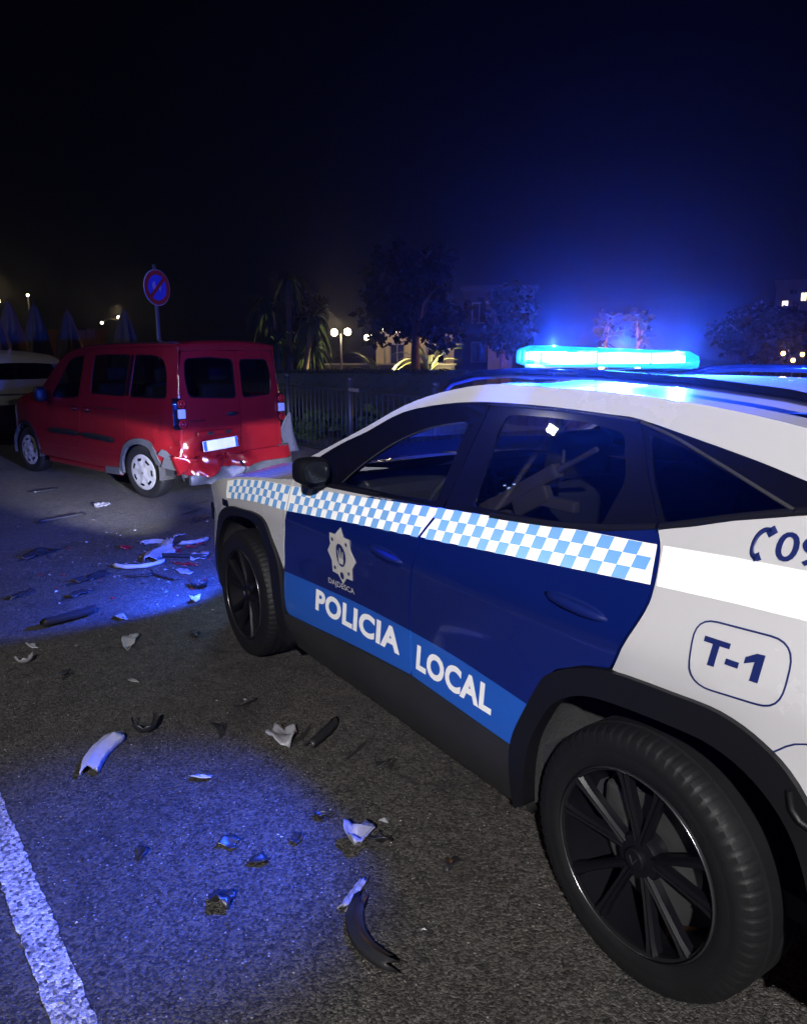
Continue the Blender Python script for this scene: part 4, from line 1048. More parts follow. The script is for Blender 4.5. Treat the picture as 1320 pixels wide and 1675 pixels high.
def wrear(v,z):
    u=interp([(.3,-1.05),(.7,-1.08),(1.05,-1.04),(1.15,-1.02),(1.45,-.86),(1.60,-.74)],z)+.12*(v/.9)**2+1.0*max(0,abs(v)-.72)**2
    return (u,v,z)
hwn=rounded([(-.62,1.47),(.62,1.47),(.74,1.16),(-.74,1.16)],.06)
o=patch('tailgate',[(-.86,1.05),(-.74,1.42),(-.66,1.55),(.66,1.55),(.74,1.42),(.86,1.05),(.89,.72),(-.89,.72)],wrear,'white2',wc,holes=[hwn],step=.07,out=BK)
patch('rear_window',hwn,lambda v,z:(wrear(v,z)[0]+.012,v,z),'gl_priv',o,step=.1,lip=0,out=BK)
b=MB(); b.rbox((-1.10,0,.90),(.03,.9,.03),.008); b.build('tailgate_trim','chrome',o)
b=MB(); b.tube([(-.60,0,1.62),(-.66,0,1.70)],[.03,.008],8); b.build('roof_antenna','white2',wc,True)
patch('rear_bumper',[(-.90,.71),(.90,.71),(.88,.30),(-.88,.30)],lambda v,z:(wrear(v,z)[0]-.06,v,z),'clad',wc,step=.08,out=BK,lip=.05)
for s in (1,-1):
    b=MB(); b.ell((-.93,.74*s,.93),(.22,.26,.16),14,8,.7); b.build('tail_lamp','lampred',wc,True)
    b=MB(); b.rbox((-1.10,.55*s,.56),(.03,.25,.05),.01); b.build('bumper_reflector','lampred',wc)
b=MB(); b.box((1.2,0,.36),(4.2,1.5,.12)); b.box((-.3,0,.8),(1.2,1.5,.5)); b.build('floor_pan','inter',wc)
for cx in (0,2.6):
    for s in (1,-1):
        o=tv.build('wheel','tyre',wc); autosmooth(o,40); o.location=(cx,.77*s,.313); o.rotation_euler=(0,0,0 if s>0 else math.pi)
        b=MB(); b.lathe([(.001,.10),(.06,.10),(.19,.098),(.205,.09)],24,'y'); b.build('wheel_cover','cap',o,True)

# ================================================================== FENCE, SIGN, BOLLARD-LIKE PANEL
fence=thing('iron_fence','black iron railing fence with thin vertical bars along the pavement','fence',(0,-3.0,.12))
bar_me=None
def link(name,me,parent,loc,rot=(0,0,0)):
    o=bpy.data.objects.new(name,me); col.objects.link(o); o.parent=parent; o.location=loc; o.rotation_euler=rot; return o
b=MB(); b.tube([(0,0,.08),(0,0,.97)],.008,6); o0=b.build('bar','iron',fence,True); o0.location=(1.0,0,0)
for i in range(1,112): link('bar',o0.data,fence,(1.0+i*.14,0,0),(rnd.uniform(-.006,.006),rnd.uniform(-.006,.006),0))
for z in (.985,.075):
    b=MB(); b.rbox((8.7,0,z),(15.7,.035,.022),.004); b.build('rail','iron',fence)
b=MB(); b.tube([(0,0,0),(0,0,1.12)],.04,12); b.ell((0,0,1.15),(.10,.10,.08),10,6); p0=b.build('post','iron',fence,True); p0.location=(2.1,0,0)
for i in range(1,6): link('post',p0.data,fence,(2.1+i*2.07,0,0))
b=MB(); b.rbox((8.15,.03,1.005),(.28,.012,.05),.004); b.build('fence_plaque','canvas',fence)
# no-parking sign behind the van
sg=thing('no_parking_sign','round red and blue no-parking sign on a grey post behind the red van','road sign',(12.33,-1.53,0),math.pi+.50,ry=0)
b=MB(); b.tube([(-.03,0,.0),(-.03,.0,3.1)],.033,12); b.build('post','galv',sg,True)
def disc(name,r0,r1,x,m,th=.006,parent=sg,n=48):
    b=MB(); b.lathe([(r0 if r0 else .0005,x+th),(r1,x+th),(r1,x),(r0 if r0 else .0005,x)],n,'x',(0,0,2.72)); return b.build(name,m,parent)
disc('sign_plate',0,.300,0,'signwhite',.012); disc('red_border',.212,.288,.0125,'signred'); disc('blue_field',0,.2115,.0125,'signblue')
b=MB(); b.box((.0205,0,2.72),(.004,.44,.06),Matrix.Rotation(R(45),3,'X')); b.build('diagonal_bar','signred',sg)
b=MB()
for pts in ([(.10,2.80),(.06,2.64),(.02,2.76),(.045,2.78)],[(-.06,2.83),(-.02,2.70),(-.10,2.68),(-.12,2.78)]):
    b.add([(.0197,y,z) for y,z in pts],[(0,1,2,3)])
b.build('sticker_remains','signwhite',sg)
# grey plastic bumper shell leaning on the fence behind the van
lp=thing('torn_bumper_shell','pale grey torn bumper shell standing against the fence beside the red van','car part',(9.5,-2.55,.12),.4)
rows=[]
for i in range(9):
    t=i/8; w=.26*(1-t)**.8+.015; h=.62*t
    rows.append([(.05*math.sin(3*t)+.05*(1-(k/3)**2)*(1-t),k/6*w*2-.08*t,h) for k in range(-3,4)])
o=loft('shell',rows,'pgrey',lp); md=o.modifiers.new('s','SOLIDIFY'); md.thickness=.006
b=MB(); b.tube([(.06,-.15,.02),(.07,0,.12),(.06,.10,.3)],.012,6); b.build('trim_strip','pblack',lp,True)

# ================================================================== TREES, HEDGES, PLANTS
def leafcloud(name, centre, rad, n, size, m, parent, seed, droop=.0, clumps=14):
    r=random.Random(seed); b=MB(); cl=[]
    for _ in range(clumps):
        while True:
            q=Vector((r.uniform(-1,1),r.uniform(-1,1),r.uniform(-1,1)))
            if q.length<1: break
        cl.append((Vector((q.x*rad[0],q.y*rad[1],q.z*rad[2]))*.85,r.uniform(.25,.5)))
    for _ in range(n):
        c,k=r.choice(cl)
        d=Vector((r.gauss(0,1),r.gauss(0,1),r.gauss(0,1))); d=d.normalized()*k*r.uniform(.3,1)
        p=Vector(centre)+c+Vector((d.x*rad[0],d.y*rad[1],d.z*rad[2]))
        t=Vector((r.uniform(-1,1),r.uniform(-1,1),r.uniform(-1,.6)-droop)).normalized(); u=t.cross(Vector((r.uniform(-1,1),r.uniform(-1,1),r.uniform(-1,1)))).normalized()
        L=size*r.uniform(.6,1.5); w=L*.32
        b.add([p,p+t*L*.45+u*w,p+t*L,p+t*L*.45-u*w],[(0,1,2,3)])
    return b.build(name,m,parent)
def tree(name,label,loc,h,rad,n,size,m,seed,droop=0.,trunk=.14,group=None,cz=None,clumps=14):
    t=thing(name,label,'tree',loc,0,group); r=random.Random(seed); b=MB()
    cz=cz or h-rad[2]
    b.tube([(0,0,0),(r.uniform(-.1,.1),r.uniform(-.1,.1),cz*.5),(0,0,cz)],[trunk,trunk*.75,trunk*.5],8)
    for k in range(6):
        a=r.uniform(0,6.28); e=Vector((math.cos(a)*rad[0]*.6,math.sin(a)*rad[1]*.6,cz+r.uniform(0,.5)*rad[2])); b.tube([(0,0,cz*.7),e*.5+Vector((0,0,cz*.45)),e],[trunk*.4,trunk*.25,.02],6)
    b.build('trunk','bark',t,True)
    leafcloud('crown',(0,0,cz+rad[2]*.05),rad,n,size,m,t,seed,droop,clumps)
    return t
def palm(name,label,loc,heads,n,L,seed,m='leaf'):
    # short trunks carrying heads of long drooping blades
    t=thing(name,label,'tree',loc); r=random.Random(seed); b=MB()
    for hx,hy,hz in heads: b.tube([(hx*.3,hy*.3,0),(hx*.7,hy*.7,hz*.5),(hx,hy,hz)],[.10,.085,.07],8)
    b.build('trunk','bark',t,True); b=MB()
    for hx,hy,hz in heads:
        for k in range(n):
            a=r.uniform(0,6.28); l=L*r.uniform(.6,1.15); up_=r.uniform(-.2,1.25); dirv=Vector((math.cos(a),math.sin(a),0)); sd_=Vector((-math.sin(a),math.cos(a),0)); vs=[]; w0=l*r.uniform(.045,.075)
            for i in range(7):
                q=i/6; c=Vector((hx,hy,hz))+dirv*(l*.72*q*(1-.15*q))+Vector((0,0,l*(up_*q-1.15*q*q))); w=w0*(1-q)**.7*(.5+1.5*q if q<.35 else 1.02); vs+=[c-sd_*w,c-Vector((0,0,w*.3)),c+sd_*w]
            b.add(vs,[(i*3+j_,i*3+j_+1,(i+1)*3+j_+1,(i+1)*3+j_) for i in range(6) for j_ in (0,1)])
    b.build('crown',m,t,True); return t
palm('spiky_palm','spiky drooping palm behind the fence with leaves lit at its foot',(18.6,-6.95,-.05),((0,0,3.6),(.45,.35,2.9),(-.4,-.5,2.5),(.1,-.7,1.7),(-.2,.5,1.9)),46,1.15,3)
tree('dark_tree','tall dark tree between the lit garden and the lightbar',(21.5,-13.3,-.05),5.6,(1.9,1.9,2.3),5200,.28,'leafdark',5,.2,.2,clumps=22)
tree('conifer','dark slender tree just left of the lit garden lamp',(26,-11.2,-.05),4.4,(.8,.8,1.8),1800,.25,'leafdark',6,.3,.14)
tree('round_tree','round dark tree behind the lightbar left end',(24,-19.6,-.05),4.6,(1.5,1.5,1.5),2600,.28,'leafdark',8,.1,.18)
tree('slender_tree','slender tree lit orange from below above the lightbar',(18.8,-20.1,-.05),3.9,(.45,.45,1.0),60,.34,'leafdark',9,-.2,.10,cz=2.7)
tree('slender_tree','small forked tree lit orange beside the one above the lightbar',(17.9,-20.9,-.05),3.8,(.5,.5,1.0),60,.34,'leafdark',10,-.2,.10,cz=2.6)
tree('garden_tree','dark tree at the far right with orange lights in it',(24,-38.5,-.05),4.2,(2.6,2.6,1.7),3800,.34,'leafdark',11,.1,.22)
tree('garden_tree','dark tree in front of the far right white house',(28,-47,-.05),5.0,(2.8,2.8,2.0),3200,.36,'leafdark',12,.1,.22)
# dark clipped hedge closing the garden
hd=thing('hedge','dark clipped hedge with a level top behind the fence','hedge',(0,0,0))
A=Vector((13.9,-4.3,0)); B=Vector((11.5,-7.8,0)); d=(B-A); L=d.length; d.normalize(); rz=math.atan2(d.y,d.x)
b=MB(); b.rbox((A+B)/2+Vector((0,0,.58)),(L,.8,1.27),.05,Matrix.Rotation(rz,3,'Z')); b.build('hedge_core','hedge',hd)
r=random.Random(4); b=MB()
for _ in range(5200):
    u=r.uniform(0,L); side_=r.random(); nrm=Vector((-d.y,d.x,0))
    if side_<.45: p=A+d*u+nrm*r.uniform(-.42,.42)+Vector((0,0,1.22+abs(r.gauss(0,.022))))
    else: p=A+d*u-nrm*-.41*(1 if r.random()<.5 else -1)+Vector((0,0,r.uniform(0,1.22)))
    t=Vector((r.uniform(-1,1),r.uniform(-1,1),r.uniform(-.4,.6))).normalized(); w=t.cross(Vector((r.uniform(-1,1),r.uniform(-1,1),r.uniform(-1,1)))).normalized(); s=r.uniform(.03,.07)
    b.add([p,p+t*s*.5+w*s*.3,p+t*s,p+t*s*.5-w*s*.3],[(0,1,2,3)])
b.build('hedge_leaves','hedge',hd)
# low shrubs between fence and hedge
def shrub(name,label,loc,rad,n,size,m,seed,group=None):
    t=thing(name,label,'shrub',loc,0,group); r=random.Random(seed); b=MB()
    for k in range(7):
        a=r.uniform(0,6.28); b.tube([(0,0,0),(math.cos(a)*rad[0]*.5,math.sin(a)*rad[1]*.5,rad[2]*1.2)],[.02,.008],5)
    b.build('stems','bark',t); leafcloud('foliage',(0,0,rad[2]),rad,n,size,m,t,seed,.1,9); return t
for i,(x,y,w,lab) in enumerate(((11.2,-3.9,.5,'low dark shrub behind the fence next to the red van'),(9.9,-4.1,.45,'low dark shrub behind the fence, second from the red van'),(8.4,-4.0,.55,'low dark shrub behind the fence, third from the red van'),(6.9,-4.2,.5,'low dark shrub behind the fence above the patrol car windscreen'))):
    shrub('shrub',lab,(x,y,-.05),(w,w*.8,.42),700,.14,'leaf',20+i,'shrubs behind the fence')
# blade-leaved garden plants lit from below
def agave(name,label,loc,n,L,seed,m='agave',up=.9,group=None):
    t=thing(name,label,'plant',loc,0,group); r=random.Random(seed)
    for k in range(n):
        a=2*math.pi*k/n+r.uniform(-.3,.3); l=L*r.uniform(.7,1.15); up_=up*r.uniform(.6,1.2); vs=[]; fs=[]; w0=l*.085
        dirv=Vector((math.cos(a),math.sin(a),0)); sd_=Vector((-math.sin(a),math.cos(a),0))
        for i in range(8):
            q=i/7; c=dirv*(l*.75*q)+Vector((0,0,l*(up_*q-.75*q*q))); w=w0*(1-q)**.6*(.6+1.2*q if q<.4 else 1.08)
            vs+=[c-sd_*w,c-Vector((0,0,w*.35)),c+sd_*w]
        for i in range(7):
            for j in (0,1): fs.append((i*3+j,i*3+j+1,(i+1)*3+j+1,(i+1)*3+j))
        mobj('blade',vs,fs,m,t,True)
    return t
agave('agave_plant','pale blade-leaved plant left of the twin garden lamp',(27.8,-12.7,-.05),11,2.0,31)
agave('agave_plant','blade-leaved plant right of the twin garden lamp',(27.5,-14.9,-.05),11,2.1,32)
agave('agave_plant','tall arching plant below the lamp cluster',(29.0,-16.6,-.05),13,2.6,33,up=1.2)
agave('agave_plant','curled pale plant against the lit garden wall',(29.5,-19.6,.6),13,2.4,34,up=1.3)
agave('agave_plant','broad-leaved plant at the foot of the drooping tree',(18.0,-7.6,-.05),9,1.5,35,up=1.3)
# ================================================================== GARDEN LAMPS, WALLS, HOUSES
def globe_lamp(label,loc,h,globes,power,r=.16,group='garden lamps',name='garden_lamp'):
    t=thing(name,label,'garden lamp',loc,0,group)
    b=MB(); b.tube([(0,0,0),(0,0,h)],[.06,.04],8); b.build('post','galv',t,True)
    for dx,dy,dz in globes:
        b=MB(); b.tube([(0,0,h-.05),(dx*.6,dy*.6,h+.02),(dx,dy,h+dz-r*.8)],.02,6); b.build('arm','iron',t,True)
        b=MB(); b.ell((dx,dy,h+dz),(2*r,2*r,2*r),14,10); b.build('globe','lampwarm',t,True)
    ld=bpy.data.lights.new('globe_light','POINT'); ld.energy=power; ld.color=(1,.74,.40); ld.shadow_soft_size=.25
    lo=bpy.data.objects.new('globe_light',ld); col.objects.link(lo); lo.parent=t; lo.location=(globes[0][0],globes[0][1],h+globes[0][2]+r+.28)
    return t
globe_lamp('twin-globe garden lamp on a pale post beyond the hedge',(29.46,-14.65,-.05),2.45,((.17,.25,.05),(-.17,-.25,.08)),120)
globe_lamp('garden lamp with a cluster of five globes beside the pale wall',(32.0,-18.6,-.05),2.6,((.1,.15,.25),(-.3,-.5,.45),(-.35,-.6,.1),(.3,.5,-.05),(.45,.8,-.25)),170,.13)
globe_lamp('garden lamp with three globes in front of the lit wall',(32.2,-21.3,-.05),2.9,((-.1,-.2,.35),(-.45,-.7,.2),(.3,.5,.5)),150,.12)
def block(b,c,d,rz=0,mi=0): return b.box(c,d,Matrix.Rotation(rz,3,'Z'),mi)
def house(name,label,loc,rz,size,wallm,wins,roof='flat',cat='house'):
    t=thing(name,label,cat,loc,rz); w,dp,h=size   # front faces -x
    b=MB(); b.box((dp/2,0,h/2),(dp,w,h)); wl_=b.build('wall',wallm,t)
    b=MB()
    if roof=='flat': b.box((dp/2,0,h+.12),(dp+.4,w+.4,.24))
    else:
        b.add([(-.3,-w/2-.3,h+.002),(dp+.3,-w/2-.3,h+.002),(dp+.3,w/2+.3,h+.002),(-.3,w/2+.3,h+.002),(dp/2,-w/2-.3,h+1.3),(dp/2,w/2+.3,h+1.3)],[(0,3,5,4),(1,4,5,2),(0,4,1),(3,2,5),(0,1,2,3)])
    b.build('roof',wallm if roof=='flat' else 'roof_t',t)
    for y,z,ww_,hh,lit in wins:
        b=MB(); 
        for yy,zz_,a,c in ((y-ww_/2,z,.08,hh+.08),(y+ww_/2,z,.08,hh+.08),(y,z-hh/2,ww_,.08),(y,z+hh/2,ww_,.08),(y,z,.05,hh)): b.box((-.03,yy,zz_),(.10,a,c))
        wf=b.build('window','renderw',t)
        b=MB(); b.box((-.012,y,z),(.02,ww_,hh)); b.build('pane','winlit' if lit else 'winpane',wf)
    return t
def face(p): return math.atan2(p[1]-2.378,p[0]+1.116)
house('garden_wall_house','low pale villa wall lit warm between the garden lamps',(34.5,-22.2,-.05),face((34.5,-22.2)),(4.4,6,3.3),'render',((-1.2,1.6,.9,1.2,False),(1.0,1.5,.8,1.1,False)),cat='house')
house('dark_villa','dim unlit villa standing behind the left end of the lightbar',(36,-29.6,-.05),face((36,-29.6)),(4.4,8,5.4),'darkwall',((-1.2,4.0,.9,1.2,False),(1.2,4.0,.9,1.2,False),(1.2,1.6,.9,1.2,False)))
house('pale_villa','narrow pale house corner just left of the lightbar',(30.0,-24.6,-.05),face((30,-24.6)),(1.3,5,4.0),'renderw',((0,2.4,.5,.8,False),))
house('hill_house','white house with lit upper windows at the far right',(33.6,-58.6,-.05),face((33.6,-58.6)),(2.6,7,7.0),'renderw',((-.75,5.9,.45,.7,True),(.55,5.4,.5,.5,True),(.0,6.3,.6,.4,False)))
b=MB(); gw=thing('garden_wall','dim pale garden wall beyond the hedge left of the villa','wall',(31,-17.6,-.05),face((31,-17.6)))
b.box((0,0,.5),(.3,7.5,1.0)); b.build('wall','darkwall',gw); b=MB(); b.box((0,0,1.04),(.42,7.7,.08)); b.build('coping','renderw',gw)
for i in range(9):
    b=MB(); b.tube([(0,-3.3+.18*i,1.08),(0,-3.3+.18*i,2.0)],.015,5); b.build('railing_bar','iron',gw)
# orange lanterns among the far trees
def lantern(label,loc,s,power=0,group='orange lanterns',m='orange'):
    t=thing('lantern',label,'lantern',loc,0,group)
    b=MB(); b.tube([(0,0,-loc[2]-.05),(0,0,-s)],.025,6); b.build('stake','iron',t)
    b=MB(); b.ell((0,0,0),(s*2,s*2,s*2.2),10,8); b.build('glass','%s'%m,t,True)
    b=MB(); b.lathe([(s*.3,s*1.3),(s*1.1,s*.95),(.001,s*1.6)],10,'z'); b.build('cap','iron',t)
    if power:
        ld=bpy.data.lights.new('lantern_light','POINT'); ld.energy=power; ld.color=(1,.45,.15); ld.shadow_soft_size=.15
        lo=bpy.data.objects.new('lantern_light',ld); col.objects.link(lo); lo.parent=t; lo.location=(-.5,.6,.1)
lantern('orange lantern lighting the tree above the lightbar',(18.3,-19.4,1.0),.10,620)
lantern('orange lantern under the forked tree above the lightbar',(17.3,-20.2,1.0),.10,620)
for i,(x,y,z,lab) in enumerate(((30.6,-48.0,3.2,'orange lantern high in the dark tree at the far right'),(30.2,-48.9,2.7,'orange lantern below the highest one in the far right tree'),(21.3,-36.6,1.5,'golden lantern at the right edge low among leaves'),(20.9,-36.9,1.15,'golden lantern at the right edge, lowest of the group'),(20.6,-37.2,1.45,'golden lantern at the right edge, rightmost of the group'))):
    lantern(lab,(x,y,z),.11,90 if i in (0,2) else 0)
# closed parasols and small lights at the left
def parasol(label,loc,h,r,seed):
    t=thing('closed_parasol',label,'parasol',loc,0,'closed parasols'); rr_=random.Random(seed)
    b=MB(); b.tube([(0,0,0),(0,0,h+.08)],.025,8); b.build('pole','wood',t,True)
    vs=[];fs=[]; n=32; m=10
    for i in range(m+1):
        q=i/m; z=h-(h*.62)*q; rad=r*(.13+.87*q**.62)*(1-.25*max(0,q-.85)/.15)
        for k in range(n):
            a=2*math.pi*k/n; f=1+.34*math.cos(7*a+q*2.2+seed)*min(1,q*2.5)+.08*math.sin(3*a+seed); vs.append((rad*f*math.cos(a),rad*f*math.sin(a),z+.03*math.sin(5*a)*q))
    for i in range(m):
        for k in range(n): fs.append((i*n+k,i*n+(k+1)%n,(i+1)*n+(k+1)%n,(i+1)*n+k))
    mobj('canopy',vs,fs,'canvas',t,True)
    b=MB(); b.lathe([(.30,0),(.30,.06),(.05,.10)],16); b.build('base','darkwall',t)
    return t
for i,(x,y,h,lab) in enumerate(((18.4,-2.46,2.62,'closed parasol standing alone just left of the sign post'),(20.2,-1.5,2.66,'closed parasol between the lone one and the left group'),(19.0,-.55,2.72,'closed parasol in the left group, rightmost of the three'),(18.0,.12,2.70,'closed parasol in the left group, middle of the three'),(17.2,.55,2.66,'closed parasol in the left group, nearest the left edge'))):
    parasol(lab,(x,y,0),h,.34,40+i)
sw=thing('screen_wall','dark boarded screen wall behind the closed parasols','wall',(24,.5,0),.0)
for i in range(26):
    b=MB(); b.box((0,-3.6+i*.28,1.15),(.04,.262,2.3+.05*math.sin(i*2.1))); b.build('board','wood',sw)
globe_lamp('small path lamp at the far left edge above the parasols',(38.4,-1.9,0),3.75,((0,0,.1),),60,.12)
globe_lamp('small path lamp far behind the left parasols',(40,-3.4,0),4.15,((0,0,.1),),0,.06)
globe_lamp('small path lamp far behind, left of the sign',(42,-8.0,0),3.3,((0,0,.1),(.3,.8,-.2)),60,.07)

# uplights added among the garden plants to brighten their leaves
for x,y,p_,lab in ((18.0,-7.9,80,'added uplight at the foot of the spiky palm'),(27.9,-13.4,60,'added uplight left of the twin garden lamp'),(28.6,-17.3,80,'added uplight under the lamp cluster'),(29.0,-20.2,90,'added uplight before the lit villa wall')):
    t=thing('added_uplight',lab,'spotlight',(x,y,-.05),0,'added garden uplights')
    b=MB(); b.tube([(0,0,0),(0,0,.14)],.02,6); b.lathe([(.001,.14),(.05,.14),(.07,.24),(.06,.24)],12); b.build('housing','iron',t)
    b=MB(); b.lathe([(.001,.225),(.058,.225)],12); b.build('lens','lampwarm',t)
    ld=bpy.data.lights.new('spotlight_light','SPOT'); ld.energy=p_*6; ld.color=(1,.76,.36); ld.spot_size=R(120); ld.spot_blend=.6; ld.shadow_soft_size=.04
    lo=bpy.data.objects.new('spotlight_light',ld); col.objects.link(lo); lo.parent=t; lo.location=(0,0,.27); lo.rotation_euler=(R(180),0,0)

# ================================================================== DEBRIS ON THE ROAD
def shard(name,label,loc,rz,kind,L,W,m,seed,cat='debris',h=.05,group=None,z=.006,edge=None,tilt=0.):
    r=random.Random(seed); t=None
    vs=[];fs=[]
    if kind=='curve':      # long curved strip with an angled section
        n=14
        for i in range(n+1):
            q=i/n-.5; a=q*W[1]; x=math.sin(a)*L/max(.2,W[1]); y=(1-math.cos(a))*L/max(.2,W[1]); w=W[0]*(1-.22*abs(q*2)**4)*(1+(.14*math.sin(i*2.3+seed) if i in (0,1,n-1,n) else 0))
            nx,ny=-math.sin(a),math.cos(a)
            for e,zz_ in ((-.5,h*.25),(-.46,h*.8),(-.1,h),(.12,h*.55),(.42,h*.5),(.5,.0)):
                jx=(r.uniform(-.10,.10)*L if i in (0,n) else 0.); vs.append((x+nx*w*e+math.cos(a)*jx,y+ny*w*e+math.sin(a)*jx,zz_+.002*math.sin(i*1.7+e*5)))
        c=6
    elif kind=='plate':    # broken-off panel piece: irregular outline, bent along a fold
        k=r.randint(7,11); out_=[]
        for q in range(k):
            a=2*math.pi*(q+r.uniform(-.25,.25))/k; rad=r.uniform(.48,1.08); out_.append((math.cos(a)*L/2*rad,math.sin(a)*W[0]/2*rad))
        V,T=tri2d(out_,(),min(L,W[0])/6); fo=r.uniform(-.6,.6); ca,sa=math.cos(fo),math.sin(fo)
        for x,y in V:
            d=(-sa*x/L+ca*y/W[0]); vs.append((x,y,max(0,.5*h*mnoise.noise(Vector((x*11,y*11,seed+2.))))+h*(.08+1.5*max(0,d-.02)+.7*max(0,-d-.15))+h*.55*mnoise.noise(Vector((x*24+seed,y*24,seed*.7)))+h*.1))
        F=T
    elif kind=='cup':      # half-closed broken housing with a jagged rim
        n=16; c=6; cut=[r.uniform(.55,1.) for _ in range(n+1)]
        for i in range(n+1):
            a=(i/n)*4.3+.4
            for q in range(c):
                t_=q/(c-1)*cut[i]; rad=.30+.70*math.sin(t_*1.45); vs.append((math.cos(a)*L/2*rad,math.sin(a)*W[0]/2*rad,h*(1-math.cos(t_*1.45))*.95))
    if kind!='plate':
        F=[]
        for i in range(n):
            for k in range(c-1): F.append((i*c+k,i*c+k+1,(i+1)*c+k+1,(i+1)*c+k))
    o=mobj(name,vs,F,m,None,True); o.location=(loc[0],loc[1],z); o.rotation_euler=(tilt,0,rz)
    md=o.modifiers.new('thickness','SOLIDIFY'); md.thickness=.004; md.offset=-1 if kind!='cup' else 1
    autosmooth(o,50)
    return tag(o,label,cat,group)
GD='crash debris on the road'
def deb(*a,**k): k.setdefault('group',GD); return shard(*a,**k)
deb('trim_strip','pale grey curved trim piece nearest the white road line',(1.98,1.85),-.62+math.pi,'curve',.30,(.075,.7),'pwhite',1,h=.035)
deb('plastic_chunk','jagged black plastic chunk beside the pale curved trim piece',(2.09,1.63),.4,'cup',.13,(.11,),'pblack',2,h=.08)
deb('paint_flake','small torn white flake right of the pale curved trim piece',(1.58,1.55),.9,'plate',.15,(.05,),'pwhite',3,h=.02)
wd=deb('panel_fragment','grey folded panel fragment lying beside the car sill',(1.68,1.13),-.8,'plate',.24,(.15,),'pgrey',4,h=.07)
deb('black_bracket','black broken bracket stuck behind the grey folded fragment',(1.60,.99),-1.0,'curve',.24,(.05,.3),'pblack',5,h=.03)
deb('panel_fragment','crumpled silver fragment in the middle of the foreground',(.89,1.23),-.5,'plate',.17,(.13,),'pgrey',6,h=.10)
deb('black_bracket','black stub under the crumpled silver fragment',(.84,1.17),.6,'plate',.12,(.08,),'pblack',7,h=.05)
deb('trim_strip','thin pale straight sliver above the black crescent trim',(.67,1.37),-1.02,'curve',.22,(.025,.12),'pgrey',8,h=.012)
deb('trim_strip','black crescent-shaped trim in the foreground',(.50,1.45),-.15+math.pi,'curve',.30,(.05,1.5),'pblack',9,h=.026)
deb('plastic_chunk','small black folded scrap left of the black crescent',(.87,1.73),.2,'plate',.12,(.10,),'pblack',10,h=.06)
deb('trim_strip','black flat strip lying at the edge of the blue light',(3.80,1.64),-1.3,'curve',.34,(.09,.25),'pblack',11,h=.05)
deb('panel_fragment','narrow grey bent piece below the pile of debris',(3.18,1.42),-.5,'plate',.26,(.10,),'pgrey',12,h=.06)
deb('paint_flake','small pale leaf-shaped flake near the left edge',(3.45,1.90),.3,'plate',.13,(.045,),'pwhite',13,h=.015)
deb('plastic_chunk','small violet-tinged knob-like scrap near the left edge',(3.23,1.97),.8,'cup',.11,(.09,),'pgrey',14,h=.06)
deb('paint_flake','small pale shard right of the black flat strip',(3.66,1.35),.2,'plate',.14,(.07,),'pgrey',15,h=.02)
deb('bumper_loop','white hooked trim ring in front of the pile of debris',(4.72,.95),-1.75,'curve',.46,(.04,2.2),'pwhite',16,h=.03)
deb('black_scrap','flat black scrap at the far left of the blue patch',(5.62,1.52),-1.0,'plate',.42,(.12,),'pblack',17,h=.04)
deb('black_scrap','small black scrap on the left edge below the flat one',(4.50,1.81),-1.0,'plate',.22,(.07,),'pblack',18,h=.03)
deb('black_scrap','ragged black scrap, lower of the two in the middle of the blue patch',(4.29,1.47),-1.1,'plate',.28,(.09,),'pblack',19,h=.05)
deb('black_scrap','ragged black scrap, upper of the two in the middle of the blue patch',(4.63,1.33),-1.2,'plate',.36,(.11,),'pblack',20,h=.05)
deb('trim_strip','long thin dark strip lying ahead of the blue patch',(6.94,1.15),-1.25,'curve',.62,(.06,.15),'pblack',21,h=.03)
deb('panel_fragment','pale flat fragment by the red van rear wheel',(7.41,.67),-.9,'plate',.32,(.14,),'pgrey',22,h=.03)
deb('panel_fragment','black and white broken piece beside the patrol car front wheel',(3.74,.85),-.4,'plate',.22,(.09,),'pwhite',23,h=.05)
deb('plastic_chunk','round black lump above the black and white broken piece',(4.01,.73),.1,'cup',.18,(.14,),'pblack',24,h=.08)
deb('black_scrap','dark strip on the road under the red van rear corner',(6.12,.01),-1.1,'plate',.30,(.08,),'pblack',25,h=.03)
deb('black_scrap','thin dark sliver on the road beside the red van sill',(8.7,1.02),-1.2,'curve',.3,(.05,.2),'pblack',26,h=.02)
# the pile
pile=[((5.38,.88),'pred','small red shard at the left end of the debris pile','plate',.20,(.09,),.05),((5.04,.56),'pred','red pointed shard standing in the middle of the debris pile','plate',.22,(.14,),.10),((4.62,.62),'pred','long red torn shard in front of the debris pile','plate',.34,(.10,),.05),((5.10,.38),'pred','red edged shard at the right end of the debris pile','plate',.24,(.10,),.07),
 ((5.00,.74),'pgrey','large grey bent panel at the left of the debris pile','curve',.46,(.16,1.1),.10),((5.25,.60),'pgrey','grey upright fragment in the debris pile','plate',.28,(.20,),.12),((4.86,.60),'pblack','black beam lying across the debris pile','curve',.52,(.07,.2),.05),((5.22,.34),'pgrey','pale curved edge piece at the back of the debris pile','curve',.34,(.05,1.4),.06),((4.80,.44),'pgrey','flat grey plate right of the long red shard','plate',.36,(.22,),.05),((4.45,.70),'pgrey','thin grey plate in front of the debris pile','plate',.34,(.18,),.03),((5.45,.62),'pgrey','grey hooked fragment at the back left of the debris pile','curve',.30,(.06,2.0),.05),((5.55,.38),'pgrey','pale angular fragment at the back of the debris pile','plate',.18,(.12,),.08),((4.55,.40),'pblack','black scrap between the debris pile and the front wheel','plate',.2,(.08,),.05),((4.38,.88),'pblack','dark curved sliver below the debris pile','curve',.36,(.04,.4),.02),((4.50,1.02),'pblack','short dark sliver left of the curved one below the pile','curve',.22,(.04,.3),.02)]
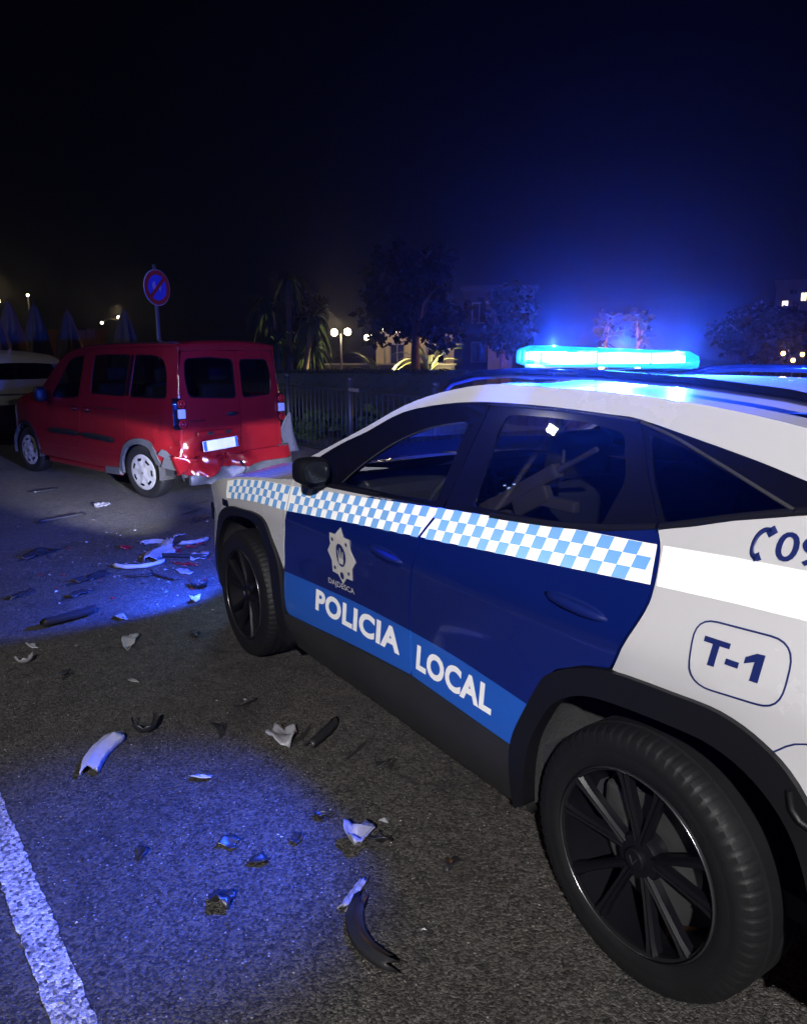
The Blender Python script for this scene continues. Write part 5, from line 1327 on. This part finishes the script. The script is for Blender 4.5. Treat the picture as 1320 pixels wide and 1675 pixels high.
for i,(p_,m,lab,k,L,W,h) in enumerate(pile): deb('pile_shard',lab,p_,-1.0+i*.83,k,L*.85,(W[0]*.7,)+tuple(W[1:]),m,60+i,h=h*.6)
# small scraps
for i,(x,y,lab) in enumerate(((3.11,1.06,'small dark scrap near the front wheel'),(.98,1.55,'small dark scrap left of the dotted trio in the foreground'),(1.02,1.40,'small dark crumb, middle of the foreground trio'),(1.08,1.26,'small dark crumb, upper right of the foreground trio'),(.61,1.03,'small dark crumb alone right of the crumpled silver fragment'),(1.92,1.35,'flat dark scrap above the pale torn flake'),(2.09,1.16,'flat dark scrap nearest the front wheel shadow'),(1.25,1.87,'tiny dark crumb in the near blue patch'),(1.12,1.61,'tiny dark scrap right of the near blue patch'),(2.94,1.81,'small dark sliver left of centre'),(2.63,1.54,'small grey chip in the middle of the road'),(1.26,.90,'small dark twig-like scrap beside the sill'))):
    deb('scrap',lab,(x,y),i*1.3,'plate' if i%3 else 'cup',.09+.05*(i in (5,6,0)),(.05,),'pblack' if i!=10 else 'pgrey',90+i,h=.028)
# oily dirt smears and shredded dirt on the asphalt
def smear(x,y,L,W,rz,seed):
    r=random.Random(seed); k=22; o_=[]
    for q in range(k):
        a=2*math.pi*q/k; rad=r.uniform(.35,1.05); o_.append((math.cos(a)*L/2*rad,math.sin(a)*W/2*rad))
    V,T=tri2d(o_,(),.05); o=mobj('dirt_smear',[(p[0],p[1],max(0,.006*mnoise.noise(Vector((p[0]*30,p[1]*30,seed))))) for p in V],T,'stain',bpy.data.objects['road'],True); o.location=(x,y,.0035); o.rotation_euler=(0,0,rz)
for i,a in enumerate(((4.3,1.52,.34,.09,-1.0),(4.62,1.42,.40,.10,-1.1),(4.52,1.86,.26,.07,-1.0),(5.55,1.6,.40,.10,-1.0),(1.92,1.33,.18,.06,-.6),(2.09,1.15,.15,.06,-.5),(1.42,.92,.30,.025,-1.1),(1.24,.86,.12,.04,-.9),(3.1,1.04,.12,.08,.2),(1.02,1.40,.08,.06,.4),(.98,1.55,.07,.05,.8),(1.08,1.26,.06,.05,.2),(1.66,1.06,.24,.06,-.9),(2.92,1.80,.16,.04,-.8),(6.6,-.1,.5,.10,-.9),(7.0,-.35,.6,.12,-.9))): smear(*a,200+i)
# glass crumbs and grit strewn over the road: too small to count
r=random.Random(77); b=MB()
for q in range(3000):
    pile_=r.random()<.62
    if pile_: x,y=r.gauss(4.9,.7),r.gauss(.75,.45)
    else: x,y=r.uniform(.3,8.5),r.uniform(.95,2.6)
    if y<.97 and x<3.3: continue
    big=r.random()<(.09 if pile_ else .025)
    s=r.uniform(.008,.024) if big else r.uniform(.0015,.006); a=r.uniform(0,6.28); c=Vector((x,y,.004)); el=r.uniform(.35,1.)
    cs,sn=math.cos(a),math.sin(a)
    def pt(ang,k): u=math.cos(ang)*s*k; v=math.sin(ang)*s*k*el; return c+Vector((u*cs-v*sn,u*sn+v*cs,0))
    v=[pt(k*2.1,r.uniform(.6,1.4)) for k in range(3)]+[c+Vector((r.uniform(-.3,.3)*s,r.uniform(-.3,.3)*s,s*r.uniform(.15,.7)))]
    u=r.random()
    b.add(v,[(0,1,3),(1,2,3),(2,0,3),(2,1,0)],(1 if u<.5 else 2 if (u<.82 or not pile_) else 3) if big else (0 if u<.18 else 1 if u<.6 else 2))
tag(b.build('glass_crumbs',['pwhite','pblack','pgrey','pred']),'scattered glass crumbs and small broken chips on the road','crumbs',kind='stuff')
# ------------------------------------------------------------------ thin haze added to imitate lens glare around the lightbar
hz=bpy.data.materials.new('glow_haze'); hz.use_nodes=True; nt=hz.node_tree; nt.nodes.clear()
ho=nt.nodes.new('ShaderNodeOutputMaterial'); hv=nt.nodes.new('ShaderNodeVolumePrincipled'); hv.inputs['Color'].default_value=(.9,.93,1,1); hv.inputs['Density'].default_value=.0009; hv.inputs['Anisotropy'].default_value=.90
nt.links.new(hv.outputs[0],ho.inputs['Volume'])
b=MB(); b.box((40,-30,6),(260,240,14.1)); tag(b.build('haze',hz),'thin haze added for the glow around the lightbar','haze',kind='stuff')
